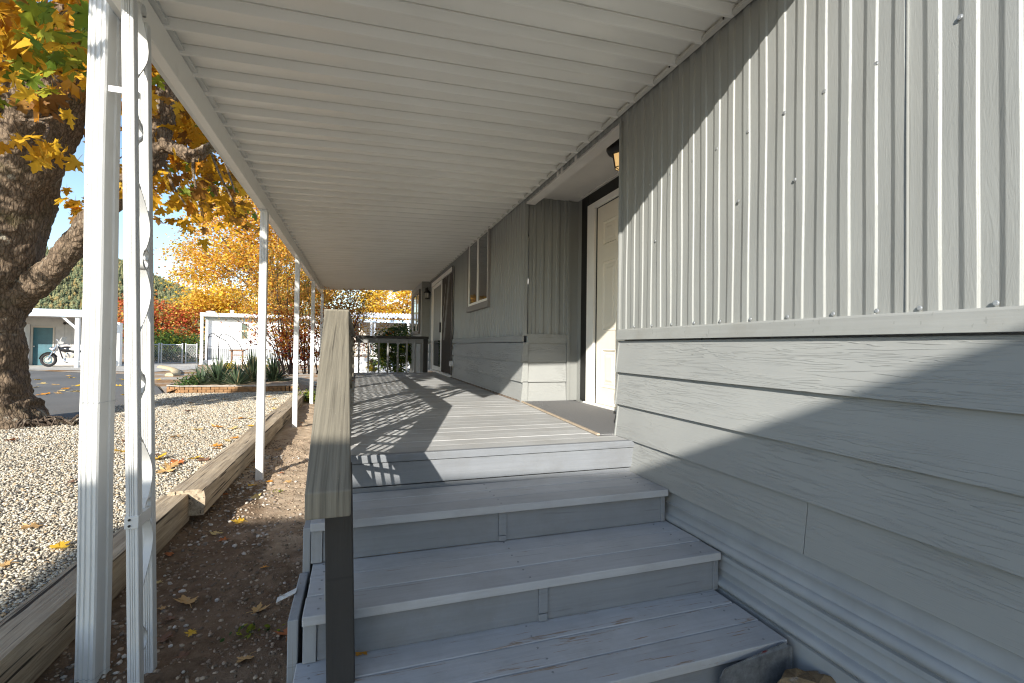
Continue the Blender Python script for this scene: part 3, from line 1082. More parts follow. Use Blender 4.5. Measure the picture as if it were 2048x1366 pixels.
lx, ly = 2.02, 3.36
part('canopy', MB().tube([(lx, ly, 3.062), (lx, ly, 3.03), (lx, ly, 3.0), (lx, ly, 2.972), (lx, ly, 2.955)], [.085, .12, .128, .115, .09], 20), M_BLACKMETAL, pl, smooth=50)
Mam = Mat('amber_lamp_glass', 0.25, 0.5)
Mam.base(Mam.ramp(Mam.noise(20, 3), [(0.3, (0.78, 0.52, 0.20)), (0.7, (0.90, 0.68, 0.34))]))
Mam.b.inputs['Emission Color'].default_value = (1.0, 0.62, 0.25, 1)
Mam.b.inputs['Emission Strength'].default_value = 0.2
part('glass', hexloft(MB(), lx, ly, [(2.953, .078), (2.85, .058), (2.835, .03)]), Mam.m, pl)
mb = MB()
a, b, c = hexring(lx, ly, 2.955, .081), hexring(lx, ly, 2.848, .061), hexring(lx, ly, 2.832, .03)
for i in range(6):
    mb.cyl(a[i], b[i], .0035, 6).cyl(b[i], b[(i + 1) % 6], .0035, 6).cyl(b[i], c[i], .003, 6)
part('cage', mb, M_BLACKMETAL, pl)

wl = thing('wall_lantern', 'small black coach lantern hung beside the sliding door at the end of the porch', 'lamp', (1.66, 12.16, 2.56))
lx, ly = 1.66, 12.06
part('bracket', MB().box(lx - .035, lx + .035, 12.165, 12.199, 2.70, 2.86).tube([(lx, 12.17, 2.80), (lx, 12.12, 2.87), (lx, 12.07, 2.87), (lx, ly, 2.82)], .008, 6), M_BLACKMETAL, wl)
part('cap', hexloft(MB(), lx, ly, [(2.82, .015), (2.78, .05), (2.74, .085), (2.725, .085)]), M_BLACKMETAL, wl)
part('glass', hexloft(MB(), lx, ly, [(2.724, .052), (2.60, .042)]), simple('lantern_glass', (.62, .58, .50), .1, 0, .6), wl)
mb = MB()
a, b = hexring(lx, ly, 2.725, .058), hexring(lx, ly, 2.60, .047)
for i in range(6):
    mb.cyl(a[i], b[i], .005, 5)
mb = hexloft(mb, lx, ly, [(2.60, .06), (2.575, .06)])
part('cage', mb, M_BLACKMETAL, wl)

# ------------------------------------------------------------------ the porch awning
aw = thing('porch_awning', 'long white metal porch awning with ribbed underside on slim white posts', 'awning', (-0.95, 8.0, -0.05))
AX0, AX1 = -0.985, 1.735
AZ0, AZ1 = 2.965, 3.062        # underside at the outer edge and at the wall
AY0, AY1 = 1.22, 14.3


def awn_z(x):
    return AZ0 + (AZ1 - AZ0) * (x - AX0) / (AX1 - AX0)


P_RIB = 0.2165
rows_y = []
y = AY0
while y < AY1:
    for f, d in ((0.0, 0.0), (0.05, .001), (0.10, .0), (.139, 0.0), (.140, .020), (.149, .020), (.150, .0), (.153, -.001), (.171, -.039), (.174, -.041), (.188, -.041), (.191, -.039), (.207, -.001)):
        if y + f < AY1:
            rows_y.append((y + f, d))
    y += P_RIB
shift = (2.721 - AY0) % P_RIB - 0.172
rows_y = [(yy + shift, d) for yy, d in rows_y]
xs = np.linspace(AX0, AX1, 10)
mb = MB().sheet([[(float(x), yy, awn_z(x) + d + .0025 * math.sin(2.1 * x + yy * 1.7)) for x in xs] for yy, d in rows_y])
o = part('roof_panel', mb, M_AWN, aw)
sol = o.modifiers.new('thick', 'SOLIDIFY')
sol.thickness = 0.0015
sol.offset = 1
# box beam and the gutter channel that carries the sheet ends
mb = MB().box(-0.985, -0.930, AY0 + .1, AY1 - .25, 2.782, 2.935)
part('fascia_beam', mb, M_AWN, aw, bevel=.004)
mb = MB().prism([(-1.02, 2.80), (-.99, 2.80), (-.988, 2.938), (-.905, 2.940), (-.905, 2.947), (-.918, 2.951), (-.918, 2.966), (-.902, 2.972), (-.902, 2.982), (-.98, 2.985), (-1.02, 3.05)], 'y', AY0, AY1 - .2)
part('gutter', mb, simple('gutter_enamel', (0.62, 0.62, 0.59), .4, 0, .5, .06, 3), aw, bevel=.0015)
# hanger rail along the wall
part('wall_hanger', MB().prism([(1.715, 3.030), (1.737, 3.022), (1.7385, 3.12), (1.733, 3.12), (1.731, 3.05), (1.712, 3.046)], 'y', AY0, AY1), simple('hanger_enamel', (0.52, 0.505, 0.46), .45, 0, .45, .06, 3), aw, bevel=.001)
hs = None
for y in np.arange(AY0 + .25, 12, .432):
    if hs is None:
        hs = part('screw', MB().ball((0, 0, 0), .006, 8, 4), M_BLACKMETAL, aw)
        hs.data.transform(Matrix.Translation(root_offset(aw)))
        o = hs
    else:
        o = hs.copy()
        COL.objects.link(o)
    o.location = Vector((1.713, float(y), 3.038)) - root_offset(aw)
part('end_trim', MB().prism([(-1.02, 2.94), (1.735, 3.035), (1.735, 3.115), (-1.02, 3.02)], 'y', AY1 - .02, AY1 + .01), M_AWN, aw, bevel=.002)
part('end_trim', MB().prism([(-1.0, 2.945), (1.735, 3.04), (1.735, 3.115), (-1.0, 3.02)], 'y', AY0 - .012, AY0 + .01), M_AWN, aw, bevel=.002)
# posts along the beam: each a fluted square tube with a flange of scroll work


def sq_post(mb, x, y, z0, z1, w=.062, tilt=(0, 0)):
    h = w / 2
    g = .0035
    poly = []
    for (sx, sy) in ((-1, -1), (1, -1), (1, 1), (-1, 1)):
        poly.append((sx * h, sy * h))
    # shallow flutes on every face
    pts = []
    for i in range(4):
        a, b = Vector(poly[i]), Vector(poly[(i + 1) % 4])
        nrm = Vector(((a + b).x, (a + b).y)).normalized()
        for t, d in ((0.06, 0), (.28, 0), (.32, g), (.36, 0), (.47, 0), (.5, g), (.53, 0), (.64, 0), (.68, g), (.72, 0), (.94, 0)):
            p = a.lerp(b, t) - nrm * d
            pts.append((p.x, p.y))
    n = len(pts)
    vs = [(x + p[0], y + p[1], z0) for p in pts] + [(x + tilt[0] + p[0], y + tilt[1] + p[1], z1) for p in pts]
    fs = [(i, (i + 1) % n, n + (i + 1) % n, n + i) for i in range(n)] + [tuple(range(n - 1, -1, -1)), tuple(range(n, 2 * n))]
    return mb.add(vs, fs)


def scroll_path(p0, p1, bulge, n=26, curl=.05):
    """S shaped strap between two points in the plane x = const"""
    pts = []
    for i in range(n + 1):
        t = i / n
        y = p0[1] + (p1[1] - p0[1]) * t + bulge * math.sin(2 * math.pi * t)
        z = p0[2] + (p1[2] - p0[2]) * t
        pts.append((p0[0] + (p1[0] - p0[0]) * t, y, z))
    return pts


def strap(mb, pts, w=.024, th=.003):
    """flat strap: wide along x, thin in the plane of the curve"""
    rows = []
    for i, p in enumerate(pts):
        a, b = Vector(pts[max(i - 1, 0)]), Vector(pts[min(i + 1, len(pts) - 1)])
        t = (b - a).normalized()
        nrm = t.cross(Vector((1, 0, 0))).normalized()
        p = Vector(p)
        c = [p - nrm * th / 2 + Vector((-w / 2, 0, 0)), p - nrm * th / 2 + Vector((w / 2, 0, 0)), p + nrm * th / 2 + Vector((w / 2, 0, 0)), p + nrm * th / 2 + Vector((-w / 2, 0, 0))]
        rows.append(c + [c[0]])
    return mb.sheet(rows)


def leaf_strap(y0, z0, L, w, s=1, x=-.95):
    """leaf-like S scroll: a widening closed loop strap as in cast porch columns"""
    pts = []
    for i in range(31):
        t = i / 30
        a = 2 * math.pi * t
        yy = y0 + s * w * .5 * math.sin(a) * (0.55 + .45 * math.cos(a * .5) ** 2)
        zz = z0 + L * (.5 - .5 * math.cos(a * .5))
        pts.append((x, yy, zz))
    return pts


ZG = 2.785
for i, yy in enumerate((5.5, 8.38, 11.25, 14.0)):
    zb = float(soil_z(-.95, yy)) - .05
    o = part('post', sq_post(MB(), -.952, yy, zb, ZG, .072), M_POST, aw)
    mb = MB().box(-.952 - .009, -.952 + .009, yy + .040, yy + .075, zb + .03, ZG - .002)
    part('post_flange', mb, M_POST, o, bevel=.002)
    if i == 0:
        mb = MB()
        for k in range(6):
            strap(mb, scroll_path((-.937, yy + .045, zb + .22 + k * .42), (-.937, yy + .073, zb + .60 + k * .42), .012), .012, .002)
        part('scroll', mb, M_POST, o)
    part('post_bracket', MB().box(-.985 - .004, -.925, yy - .037, yy + .037, 2.760, 2.783), M_STEEL, o, bevel=.001)

# corner column near the camera: two slim tubes with scrolls between them
zb = -.16
BXY, CXY = (-.822, 2.28), (-.838, 2.46)
pb = part('post', sq_post(MB(), BXY[0], BXY[1], zb, ZG, .042, (-.085, 0.02)), M_POST, aw)
pc = part('post', sq_post(MB(), CXY[0], CXY[1], zb, ZG, .042, (-.085, 0.02)), M_POST, aw)


def colx(z):
    t = (z - zb) / (ZG - zb)
    return -.085 * t, .02 * t


for k in range(5):
    z0 = .16 + k * .53
    mb = MB()
    # one S scroll with rolled ends, leaning from one tube to the other
    pts = []
    for i in range(41):
        t = i / 40
        z = z0 + t * .50
        dx, dy = colx(z)
        yc = (BXY[1] + CXY[1]) / 2 + dy
        pts.append(((BXY[0] + CXY[0]) / 2 + dx, yc + .070 * math.sin(2 * math.pi * (t * 1.0 + .0)) * (1 if k % 2 else -1), z))
    # rolled ends
    for end in (0, -1):
        p = Vector(pts[end])
        q = Vector(pts[1 if end == 0 else -2])
        d = (p - q).normalized()
        roll = []
        sgn = (1 if k % 2 else -1)
        ang = math.atan2(d.z, d.y)
        r0 = .040
        for i in range(1, 22):
            a = i / 21 * 4.6
            rr = r0 * (1 - .5 * i / 21)
            ang2 = ang + sgn * a
            p = p + Vector((0, math.cos(ang2), math.sin(ang2))) * (rr * 4.6 / 21)
            roll.append(tuple(p))
        pts = (list(reversed(roll)) + pts) if end == 0 else (pts + roll)
    strap(mb, pts, .032, .006)
    part('scroll', mb, M_POST, pb, smooth=30)
dx, dy = colx(.66)
part('scroll_clip', MB().box(BXY[0] + dx - .024, BXY[0] + dx + .024, BXY[1] + dy - .026, BXY[1] + dy + .10, .635, .685), M_POST, pb, bevel=.002)
mb = MB()
for zz in (.648, .672):
    mb.cyl((BXY[0] + dx - .006, BXY[1] + dy - .0255, zz), (BXY[0] + dx - .006, BXY[1] + dy - .030, zz), .005, 8)
part('screw', mb, M_BLACKMETAL, pb)
# downspout strapped in front of the corner column: fluted rectangular pipe
ds = []
w, d = .080, .098
poly = []
for (t, o) in ((0.06, 0), (.16, 0), (.20, .006), (.27, .006), (.31, 0), (.40, 0), (.44, .006), (.55, .006), (.60, 0), (.69, 0), (.73, .006), (.80, .006), (.84, 0), (.94, 0)):
    poly.append((-w / 2 + w * t, -d / 2 + o))
for (t, o) in ((0.08, 0), (.3, 0), (.36, .005), (.62, .005), (.68, 0), (.92, 0)):
    poly.append((w / 2 - o, -d / 2 + d * t))
for (t, o) in ((0.06, 0), (.3, 0), (.4, .005), (.6, .005), (.7, 0), (.94, 0)):
    poly.append((w / 2 - w * t, d / 2 - o))
for (t, o) in ((0.08, 0), (.3, 0), (.36, .005), (.62, .005), (.68, 0), (.92, 0)):
    poly.append((-w / 2 + o, d / 2 - d * t))
mb = MB()
rows = []
ca, sa = math.cos(R(-14)), math.sin(R(-14))
for z in np.linspace(-.18, 3.12, 14):
    t = (z + .18) / 3.3
    wob = .0018 * math.sin(z * 5)
    row = [(-1.062 - .012 * t + ca * p[0] - sa * p[1] + wob, 2.50 + .01 * t + sa * p[0] + ca * p[1], float(z)) for p in poly]
    rows.append(row + [row[0]])
mb.sheet(rows)
dso = part('downspout', mb, M_POST, aw, smooth=25)
for z in (-.045, 1.12):
    part('pipe_joint', MB().sheet([[((p.x - q[0]) * 0 + -1.062 + 1.02 * (ca * a_ - sa * b_), 2.50 + 1.02 * (sa * a_ + ca * b_), z + h) for (a_, b_) in poly + poly[:1]] for h in (0, .0025) for p, q in ((Vector((0, 0, 0)), (0, 0)),)]), M_STEEL, dso)
part('screw', MB().cyl((-1.078, 2.452, -.06), (-1.078, 2.446, -.06), .006, 8), M_BLACKMETAL, dso)
part('strap', MB().box(-1.03, -.93, 2.44, 2.455, 2.45, 2.475), M_POST, dso)

# ------------------------------------------------------------------ deck, steps, mat
deck = thing('wooden_deck', 'grey painted plank deck running along the home under the awning', 'deck', (.8, 6.8, -.05))
DX0, DX1 = -.17, 1.738
mb = MB()
y = 2.742
i = 0
while y < 10.93:
    b = min(.1395, 10.94 - y)
    j = rnd.uniform(-.0012, .0012)
    mb.box(DX0 + rnd.uniform(-.006, .004), DX1, y, y + b, ZD - .036 + j, ZD + j)
    y += .1395 + rnd.choice((.004, .005, .006, .0075))
# boards carry on into the entry recess
for k in range(14):
    y0 = 2.93 + k * .145
    if y0 + .14 < 4.93:
        mb.box(DX1 + .004, RX - .03, y0, y0 + .139, ZD - .036, ZD - .001)
part('deck_floor', mb, M_DECK, deck, bevel=.003)
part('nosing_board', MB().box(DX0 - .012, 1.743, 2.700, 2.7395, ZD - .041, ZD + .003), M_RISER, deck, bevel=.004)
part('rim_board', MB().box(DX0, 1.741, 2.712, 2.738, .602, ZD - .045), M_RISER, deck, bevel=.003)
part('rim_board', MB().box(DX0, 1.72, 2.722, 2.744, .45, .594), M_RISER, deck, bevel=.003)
part('side_board', MB().box(DX0 - .03, DX0 - .004, 2.75, 10.92, .50, ZD - .04).box(DX0 - .03, DX0 - .004, 2.75, 10.92, .20, .49).box(DX0 - .03, DX0 - .004, 2.75, 10.92, -.1, .19), M_BOARDY, deck, bevel=.003)
part('end_board', MB().box(DX0, 1.7, 10.945, 10.97, .0, ZD - .04), M_RISER, deck, bevel=.003)
part('threshold_strip', MB().box(1.700, 1.722, 4.95, 9.0, ZD + .0015, ZD + .016), simple('worn_brown_strip', (.17, .13, .10), .8, 0, .2, .15, 8), deck, bevel=.002)

st = thing('porch_steps', 'three grey painted plank steps rising to the deck', 'steps', (.75, 2.0, -.1))
NAIL = None
STEPS = [(.573, 2.300, 2.705, -.188, 1.712, .0), (.381, 1.885, 2.338, -.178, 1.722, .012), (.192, 1.487, 1.925, -.20, 1.700, .012)]
for k, (zt, yf, yb, x0, x1, skew) in enumerate(STEPS):
    mb = MB()
    nb = 3
    gap = .005
    bw = (yb - yf - gap * (nb - 1)) / nb
    for i in range(nb):
        ya = yf + i * (bw + gap)
        j = rnd.uniform(-.0015, .0015)
        xr = x1 + rnd.uniform(-.006, .004)
        xl = x0 + rnd.uniform(-.004, .006)
        v = [(xl, ya, zt - .038), (xr, ya + skew, zt - .038), (xr, ya + bw + skew, zt - .038), (xl, ya + bw, zt - .038),
             (xl, ya, zt + j), (xr, ya + skew, zt + j), (xr, ya + bw + skew, zt + j), (xl, ya + bw, zt + j)]
        mb.add(v, [(0, 3, 2, 1), (4, 5, 6, 7), (0, 1, 5, 4), (1, 2, 6, 5), (2, 3, 7, 6), (3, 0, 4, 7)])
    tr = part('tread', mb, M_OLDTREAD if k == 2 else M_TREAD, st, bevel=.004)
    # nail heads
    for x in (x0 + .05, x0 + .9, x1 - .10):
        for i in range(nb):
            for f in (.25, .75):
                if NAIL is None:
                    NAIL = bpy.data.meshes.new('nail_head')
                    q = MB().cyl((0, 0, 0), (0, 0, .0018), .0048, 7)
                    NAIL.from_pydata(q.v, [], q.f)
                    NAIL.materials.append(simple('painted_nail', (.22, .225, .23), .6))
                o = bpy.data.objects.new('nail_head', NAIL)
                COL.objects.link(o)
                o.parent = tr
                o.location = Vector((x + rnd.uniform(-.006, .006), yf + i * (bw + gap) + f * bw + skew * .5, zt + .0006)) - root_offset(tr)
    zl = [.381, .192, -.08][k]
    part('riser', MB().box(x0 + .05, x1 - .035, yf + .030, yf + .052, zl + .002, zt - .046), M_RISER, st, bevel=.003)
    part('cleat', MB().box(x0 + .001, x0 + .049, yf + .022, yf + .058, zl + .003, zt - .040), M_BOARDY, st, bevel=.003)
    cx = (.70, .76, .80)[k]
    cb = MB().box(cx, cx + .042, yf + .018, yf + .0295, zl + .004 + (.035 if k else .03), zt - .041).box(cx + .001, cx + .041, yf + .0185, yf + .0295, zl + .004, zl + (.035 if k else .03))
    part('cleat', cb, M_RISER, st, bevel=.002)
    part('cleat', MB().box(x1 - .036, x1 - .008, yf + .024, yf + .058, zl + .003, zt - .040), M_RISER, st, bevel=.003)
part('stringer', MB().box(-.222, -.19, 2.33, 2.72, -.12, .545), M_BOARDY, st, bevel=.004)
part('stringer', MB().box(-.232, -.195, 1.93, 2.32, -.12, .352), M_BOARDY, st, bevel=.005)
part('tie_plate', MB().add([(-.225, 2.12, .36), (-.225, 2.16, .36), (-.30, 2.17, .325), (-.30, 2.13, .325), (-.225, 2.12, .363), (-.225, 2.16, .363), (-.30, 2.17, .328), (-.30, 2.13, .328)],
     [(0, 3, 2, 1), (4, 5, 6, 7), (0, 1, 5, 4), (1, 2, 6, 5), (2, 3, 7, 6), (3, 0, 4, 7)]).cyl((-.275, 2.15, .336), (-.275, 2.15, .344), .007, 8), M_STEEL, st)

# entry mat
Mm = Mat('charcoal_outdoor_carpet', 0.95, 0.1)
_a = Mm.noise(260, 3, 0.8)
Mm.base(Mm.ramp(_a, [(0.38, (0.07, 0.07, 0.072)), (0.52, (0.20, 0.20, 0.20)), (0.66, (0.44, 0.43, 0.42))]))
Mm.bump(_a, 0.6, 0.004)
mat_t = thing('entry_mat', 'speckled charcoal outdoor carpet lying in front of the ivory door', 'mat', (2.0, 3.9, ZD))
mb = MB()
poly = [(1.605, 2.918), (1.72, 2.912), (2.335, 2.93), (2.335, 4.89), (1.735, 4.885)]
mb.add([(x, y, ZD + .004) for x, y in poly] + [(x, y, ZD + .012) for x, y in poly], [tuple(range(4, -1, -1)), tuple(range(5, 10))] + [(i, (i + 1) % 5, 5 + (i + 1) % 5, 5 + i) for i in range(5)])
part('carpet', mb, Mm.m, mat_t, bevel=.002)
part('edge_strip', MB().bar((1.590, 2.915, ZD + .0105), (1.724, 4.885, ZD + .0105), .022, .013), simple('tan_carpet_strip', (.42, .34, .25), .7, 0, .3, .08, 20), mat_t, bevel=.002)

# ------------------------------------------------------------------ railings


def lattice_clip(mb, poly, ang, pitch, w, th, x):
    """parallel slats at angle ang in the plane x, clipped to a convex polygon of (y, z)"""
    d = Vector((math.cos(ang), math.sin(ang)))
    nrm = Vector((-d.y, d.x))
    cs = [nrm.dot(Vector(p)) for p in poly]
    c = math.floor(min(cs) / pitch) * pitch
    while c < max(cs):
        # clip the line nrm.p = c
        ts = []
        m = len(poly)
        for i in range(m):
            a, b = Vector(poly[i]), Vector(poly[(i + 1) % m])
            ca, cb = nrm.dot(a) - c, nrm.dot(b) - c
            if (ca > 0) != (cb > 0):
                p = a.lerp(b, ca / (ca - cb))
                ts.append(d.dot(p))
        if len(ts) == 2 and abs(ts[0] - ts[1]) > .03:
            t0, t1 = sorted(ts)
            p, q = nrm * c + d * t0, nrm * c + d * t1
            mb.bar((x, p.x, p.y), (x, q.x, q.y), w, th, (1, 0, 0))
        c += pitch


# stair rail: cap climbing from the newel to the deck post
sr = thing('stair_railing', 'dark stained handrail sloping up the steps, worn pale where the sun hits it', 'railing', (-.05, 1.8, .19))
A0, A1 = Vector((-.081, 1.600, .915)), Vector((-.124, 3.06, 1.598))
dirv = (A1 - A0).normalized()
sid = dirv.cross(Vector((0, 0, 1))).normalized()
upv = sid.cross(dirv)
mb = MB()
# cap with one rounded far corner, plumb-cut lower end
hw = .0685
top = [A0 - sid * hw, A0 + sid * hw, A1 + sid * hw]
corner = A1 - sid * hw
c0 = corner - dirv * .055
arc = [c0 + dirv * .055 * math.sin(t) + sid * .055 * (1 - math.cos(t)) for t in np.linspace(math.pi / 2, 0, 7)]
ol = [A0 - sid * hw, A0 + sid * hw, A1 + sid * hw] + arc
n = len(ol)
bot = [p - Vector((0, 0, .086)) for p in ol]
mb.add(ol + bot, [tuple(range(n)), tuple(range(2 * n - 1, n - 1, -1))] + [(i, (i + 1) % n, n + (i + 1) % n, n + i) for i in range(n)])
part('handrail', mb, M_CAP, sr, bevel=.006, segs=3)
nv = [(-.085, 1.752, .194), (.009, 1.752, .194), (.009, 1.842, .194), (-.085, 1.842, .194), (-.102, 1.752, .90), (-.0125, 1.752, .90), (-.0125, 1.842, .95), (-.102, 1.842, .95)]
part('newel_post', MB().add(nv, [(0, 3, 2, 1), (4, 5, 6, 7), (0, 1, 5, 4), (1, 2, 6, 5), (2, 3, 7, 6), (3, 0, 4, 7)]), M_NEWEL, sr, bevel=.004)
part('lower_rail', MB().bar((-.075, 1.845, .46), (-.105, 2.93, .975), .038, .065), M_LATTICE, sr, bevel=.003)
part('upper_rail', MB().bar((-.085, 1.845, .895), (-.118, 2.93, 1.415), .038, .16), M_LATTICE, sr, bevel=.003)
mb = MB()
slope = math.atan2(.52, 1.085)
polyL = [(1.845, .445), (2.93, .965), (2.93, 1.36), (1.845, .845)]
lattice_clip(mb, polyL, slope + R(45), .094, .025, .006, -.098)
lattice_clip(mb, polyL, slope - R(45), .094, .025, .006, -.0912)
part('lattice_panel', mb, M_LATTICE, sr)

drl = thing('deck_railing', 'long deck railing of diagonal lattice on the open side of the porch', 'railing', (-.11, 6.9, ZD))
for yy in (2.935, 4.93, 6.95, 8.95, 10.80):
    part('post', MB().box(-.155, -.067, yy, yy + .088, ZD + .002, 1.505), M_CAP, drl, bevel=.004)
part('cap_rail', MB().box(-.195, -.052, 3.03, 10.93, 1.556, 1.594), M_CAP, drl, bevel=.005)
part('top_rail', MB().box(-.130, -.092, 3.025, 10.9, 1.47, 1.553), M_LATTICE, drl, bevel=.003)
mb = MB()
ys = (2.935, 4.93, 6.95, 8.95, 10.80)
for a, b in zip(ys[:-1], ys[1:]):
    mb.box(-.130, -.092, a + .09, b - .002, ZD + .012, ZD + .05)
part('bottom_rail', mb, M_LATTICE, drl, bevel=.003)
for a, b in zip(ys[:-1], ys[1:]):
    mb = MB()
    pl_ = [(a + .09, ZD + .051), (b - .002, ZD + .051), (b - .002, 1.469), (a + .09, 1.469)]
    lattice_clip(mb, pl_, R(45), .112, .030, .006, -.1145)
    lattice_clip(mb, pl_, R(-45), .112, .030, .006, -.1078)
    part('lattice_panel', mb, M_LATTICE, drl)

er = thing('end_railing', 'short railing with plain square balusters closing the far end of the deck', 'railing', (.7, 10.84, ZD))
part('cap_rail', MB().box(-.048, 1.53, 10.77, 10.91, 1.535, 1.592), M_NEWEL, er, bevel=.004)
part('post', MB().box(1.418, 1.516, 10.80, 10.89, ZD + .003, 1.534), M_NEWEL, er, bevel=.003)
part('top_rail', MB().box(-.048, 1.417, 10.83, 10.87, 1.43, 1.533), M_BALUSTER, er, bevel=.003)
for x in (.024, .222, .443, .635, .851, 1.048, 1.237):
    part('baluster', MB().box(x - .019, x + .019, 10.795, 10.829, ZD - .06, 1.50), M_BALUSTER, er, bevel=.003)

# ------------------------------------------------------------------ timbers holding the gravel


def timber(x0, x1, y0, y1, zt, h, drop=0.0, seed=0):
    mb = MB()
    r = random.Random(seed)
    ny = max(6, int((y1 - y0) / .12))
    prof = [(0, 0), (.33, .0), (.66, .0), (1, 0), (1, .35), (1, .7), (1, 1), (.8, 1), (.6, 1), (.4, 1), (.2, 1), (0, 1), (0, .6), (0, .3)]
    rows = []
    for i in range(ny + 1):
        t = i / ny
        y = y0 + (y1 - y0) * t
        row = []
        for (a, b) in prof:
            j = .010 * (float(fbm(y * 2.5 + seed, a * 3 + b * 5, 3)) - .5) * 2
            crk = .008 * (float(vnoise(a * 14 + seed, y * .5)) > .72) if b == 1 else 0
            x = x0 + (x1 - x0) * a + j
            z = zt - drop * t - h + h * b + j * .8 - crk
            if a in (0, 1) and b in (0, 1):
                x += (.012 if a == 0 else -.012)
            row.append((x, y + (.006 * r.uniform(-1, 1) if i in (0, ny) else 0), z))
        rows.append(row + [row[0]])
    mb.sheet(rows)
    k = len(prof)
    for ri in (0, ny):
        c = [rows[ri][q] for q in range(k)]
        mb.add(c, [tuple(range(k))])
    return mb


solo('landscape_timber', timber(-1.44, -1.235, .4, 4.34, .185, .22, -.01, 3), M_TIMBER, 'cracked grey railroad timber lying in the shade behind the white corner post', 'timber', 'timbers edging the gravel', smooth=30)
solo('landscape_timber', timber(-1.385, -1.125, 4.30, 9.2, .225, .20, -.004, 11), M_TIMBER, 'sunlit tan railroad timber with its sawn end grain facing the steps', 'timber', 'timbers edging the gravel', smooth=30)
solo('landscape_timber', timber(-1.39, -1.14, 9.22, 13.1, .225, .20, 0, 23), M_TIMBER, 'far railroad timber that ends at the planter bed', 'timber', 'timbers edging the gravel', smooth=30)

# scrap at the foot of the steps: flashing sheet and a weathered block
Mf = Mat('old_galvanized_flashing', 0.6, 0.4, 0.35)
_a = Mf.noise(26, 6, 0.7)
_b = Mf.noise(9, 4, 0.6, 0.4, (1, 1, 3.2))
Mf.base(Mf.mix(Mf.ramp(_b, [(0.66, 0.0), (0.70, 0.9)]), Mf.ramp(_a, [(0.3, (0.10, 0.105, 0.11)), (0.7, (0.24, 0.25, 0.26))]), (0.16, 0.02, 0.02)))
Mf.bump(_a, .2, .004)
mb = MB()
ol = [(1.335, -.12), (1.325, .135), (1.345, .165), (1.66, .195), (1.695, .18), (1.70, -.12)]
rows = [[(x, 1.462 + (.022 if x > 1.6 else 0) - .01 * (x > 1.69), z) for x, z in ol], [(x, 1.465 + (.022 if x > 1.6 else 0) - .01 * (x > 1.69), z) for x, z in ol]]
n = len(ol)
mb.add(rows[0] + rows[1], [tuple(range(n)), tuple(range(2 * n - 1, n - 1, -1))] + [(i, (i + 1) % n, n + (i + 1) % n, n + i) for i in range(n)])
solo('metal_flashing', mb, Mf.m, 'dull galvanized metal sheet with dark red paint smears standing against the lowest step', 'metal sheet')
Mk = Mat('weathered_wood_block', 0.9, 0.15)
_a = Mk.noise(7, 6, 0.7, 0.8)
_b = Mk.noise(4, 4, 0.6)
Mk.base(Mk.mix(Mk.ramp(_b, [(0.52, 0.0), (0.6, 0.85)]), Mk.ramp(_a, [(0.3, (0.05, 0.035, 0.022)), (0.5, (0.17, 0.12, 0.07)), (0.7, (0.30, 0.22, 0.13))]), (0.34, 0.36, 0.40)))
Mk.bump(_a, .8, .03)
mb = MB()
vs, nseg = [], 7
for j, (z, s) in enumerate(((-.20, 1.0), (-.06, 1.06), (.040, 1.02), (.066, .86), (.074, .45))):
    for i in range(nseg):
        a = 2 * math.pi * i / nseg + .2
        rr = s * (.155 if i % 3 else .185) * (1 + .10 * math.sin(i * 2.3 + j))
        vs.append((1.665 + rr * .8 * math.cos(a), 1.37 + rr * .5 * math.sin(a), z + .06 + .016 * math.sin(i * 1.7 + j)))
fs = [(j * nseg + i, j * nseg + (i + 1) % nseg, (j + 1) * nseg + (i + 1) % nseg, (j + 1) * nseg + i) for j in range(4) for i in range(nseg)] + [tuple(range(4 * nseg, 5 * nseg))]
mb.add(vs, fs)
solo('wood_block', mb, Mk.m, 'rotting brown block with pale blue worn top beside the metal sheet', 'wood block', bevel=.006)

# ------------------------------------------------------------------ added roof, unseen behind the camera, shaped to shade the steps and near wall
cp = thing('shade_roof', 'flat white roof added unseen behind the viewpoint to shade the steps', 'carport', (-1.4, -7.4, -.2))


def cz(x):
    return 3.457 - .04 * x


mb = MB()
x0, x1, y0, y1 = -5.8, 3.4, -8.6, -3.8
mb.add([(x, y, cz(x) + d) for d in (0, .16) for (x, y) in ((x0, y0), (x1, y0), (x1, y1), (x0, y1))],
       [(0, 3, 2, 1), (4, 5, 6, 7), (0, 1, 5, 4), (1, 2, 6, 5), (2, 3, 7, 6), (3, 0, 4, 7)])
part('roof', mb, M_AWN, cp)
for (x, y) in ((-5.6, -6.4), (-5.6, -8.3), (1.6, -8.3)):
    part('post', MB().box(x - .05, x + .05, y - .05, y + .05, -.2, cz(x)), M_POST, cp)

# ------------------------------------------------------------------ leaves and trees
MAPLE = [(0, 0), (.10, -.02), (.30, -.13), (.33, -.04), (.50, -.03), (.34, .10), (.30, .17), (.47, .20), (.50, .30), (.68, .42), (.46, .44), (.42, .52), (.22, .40), (.24, .60), (.34, .70), (.16, .76), (.12, .90), (0, 1.05)]
_m = MAPLE + [(-x, y) for x, y in reversed(MAPLE[1:-1])]
_mc = np.array([(0, .33, 0.0)] + [(x * .95, y, -.16 * abs(x) ** 1.1 - .10 * max(0, y - .5) ** 1.0) for x, y in _m])
_mc[:, 2] += .05 * np.sin(8 * _mc[:, 0] + 5 * _mc[:, 1])
_mf = np.array([(0, i + 1, (i + 1) % len(_m) + 1) for i in range(len(_m))])
_st = np.array([(-.012, 0.02, 0), (.012, 0.02, 0), (.05, -.45, .06), (.03, -.46, .06)])
MAPLE_V = np.concatenate([_mc, _st])
MAPLE_F = np.concatenate([_mf, np.array([(len(_mc), len(_mc) + 1, len(_mc) + 2), (len(_mc), len(_mc) + 2, len(_mc) + 3)])])
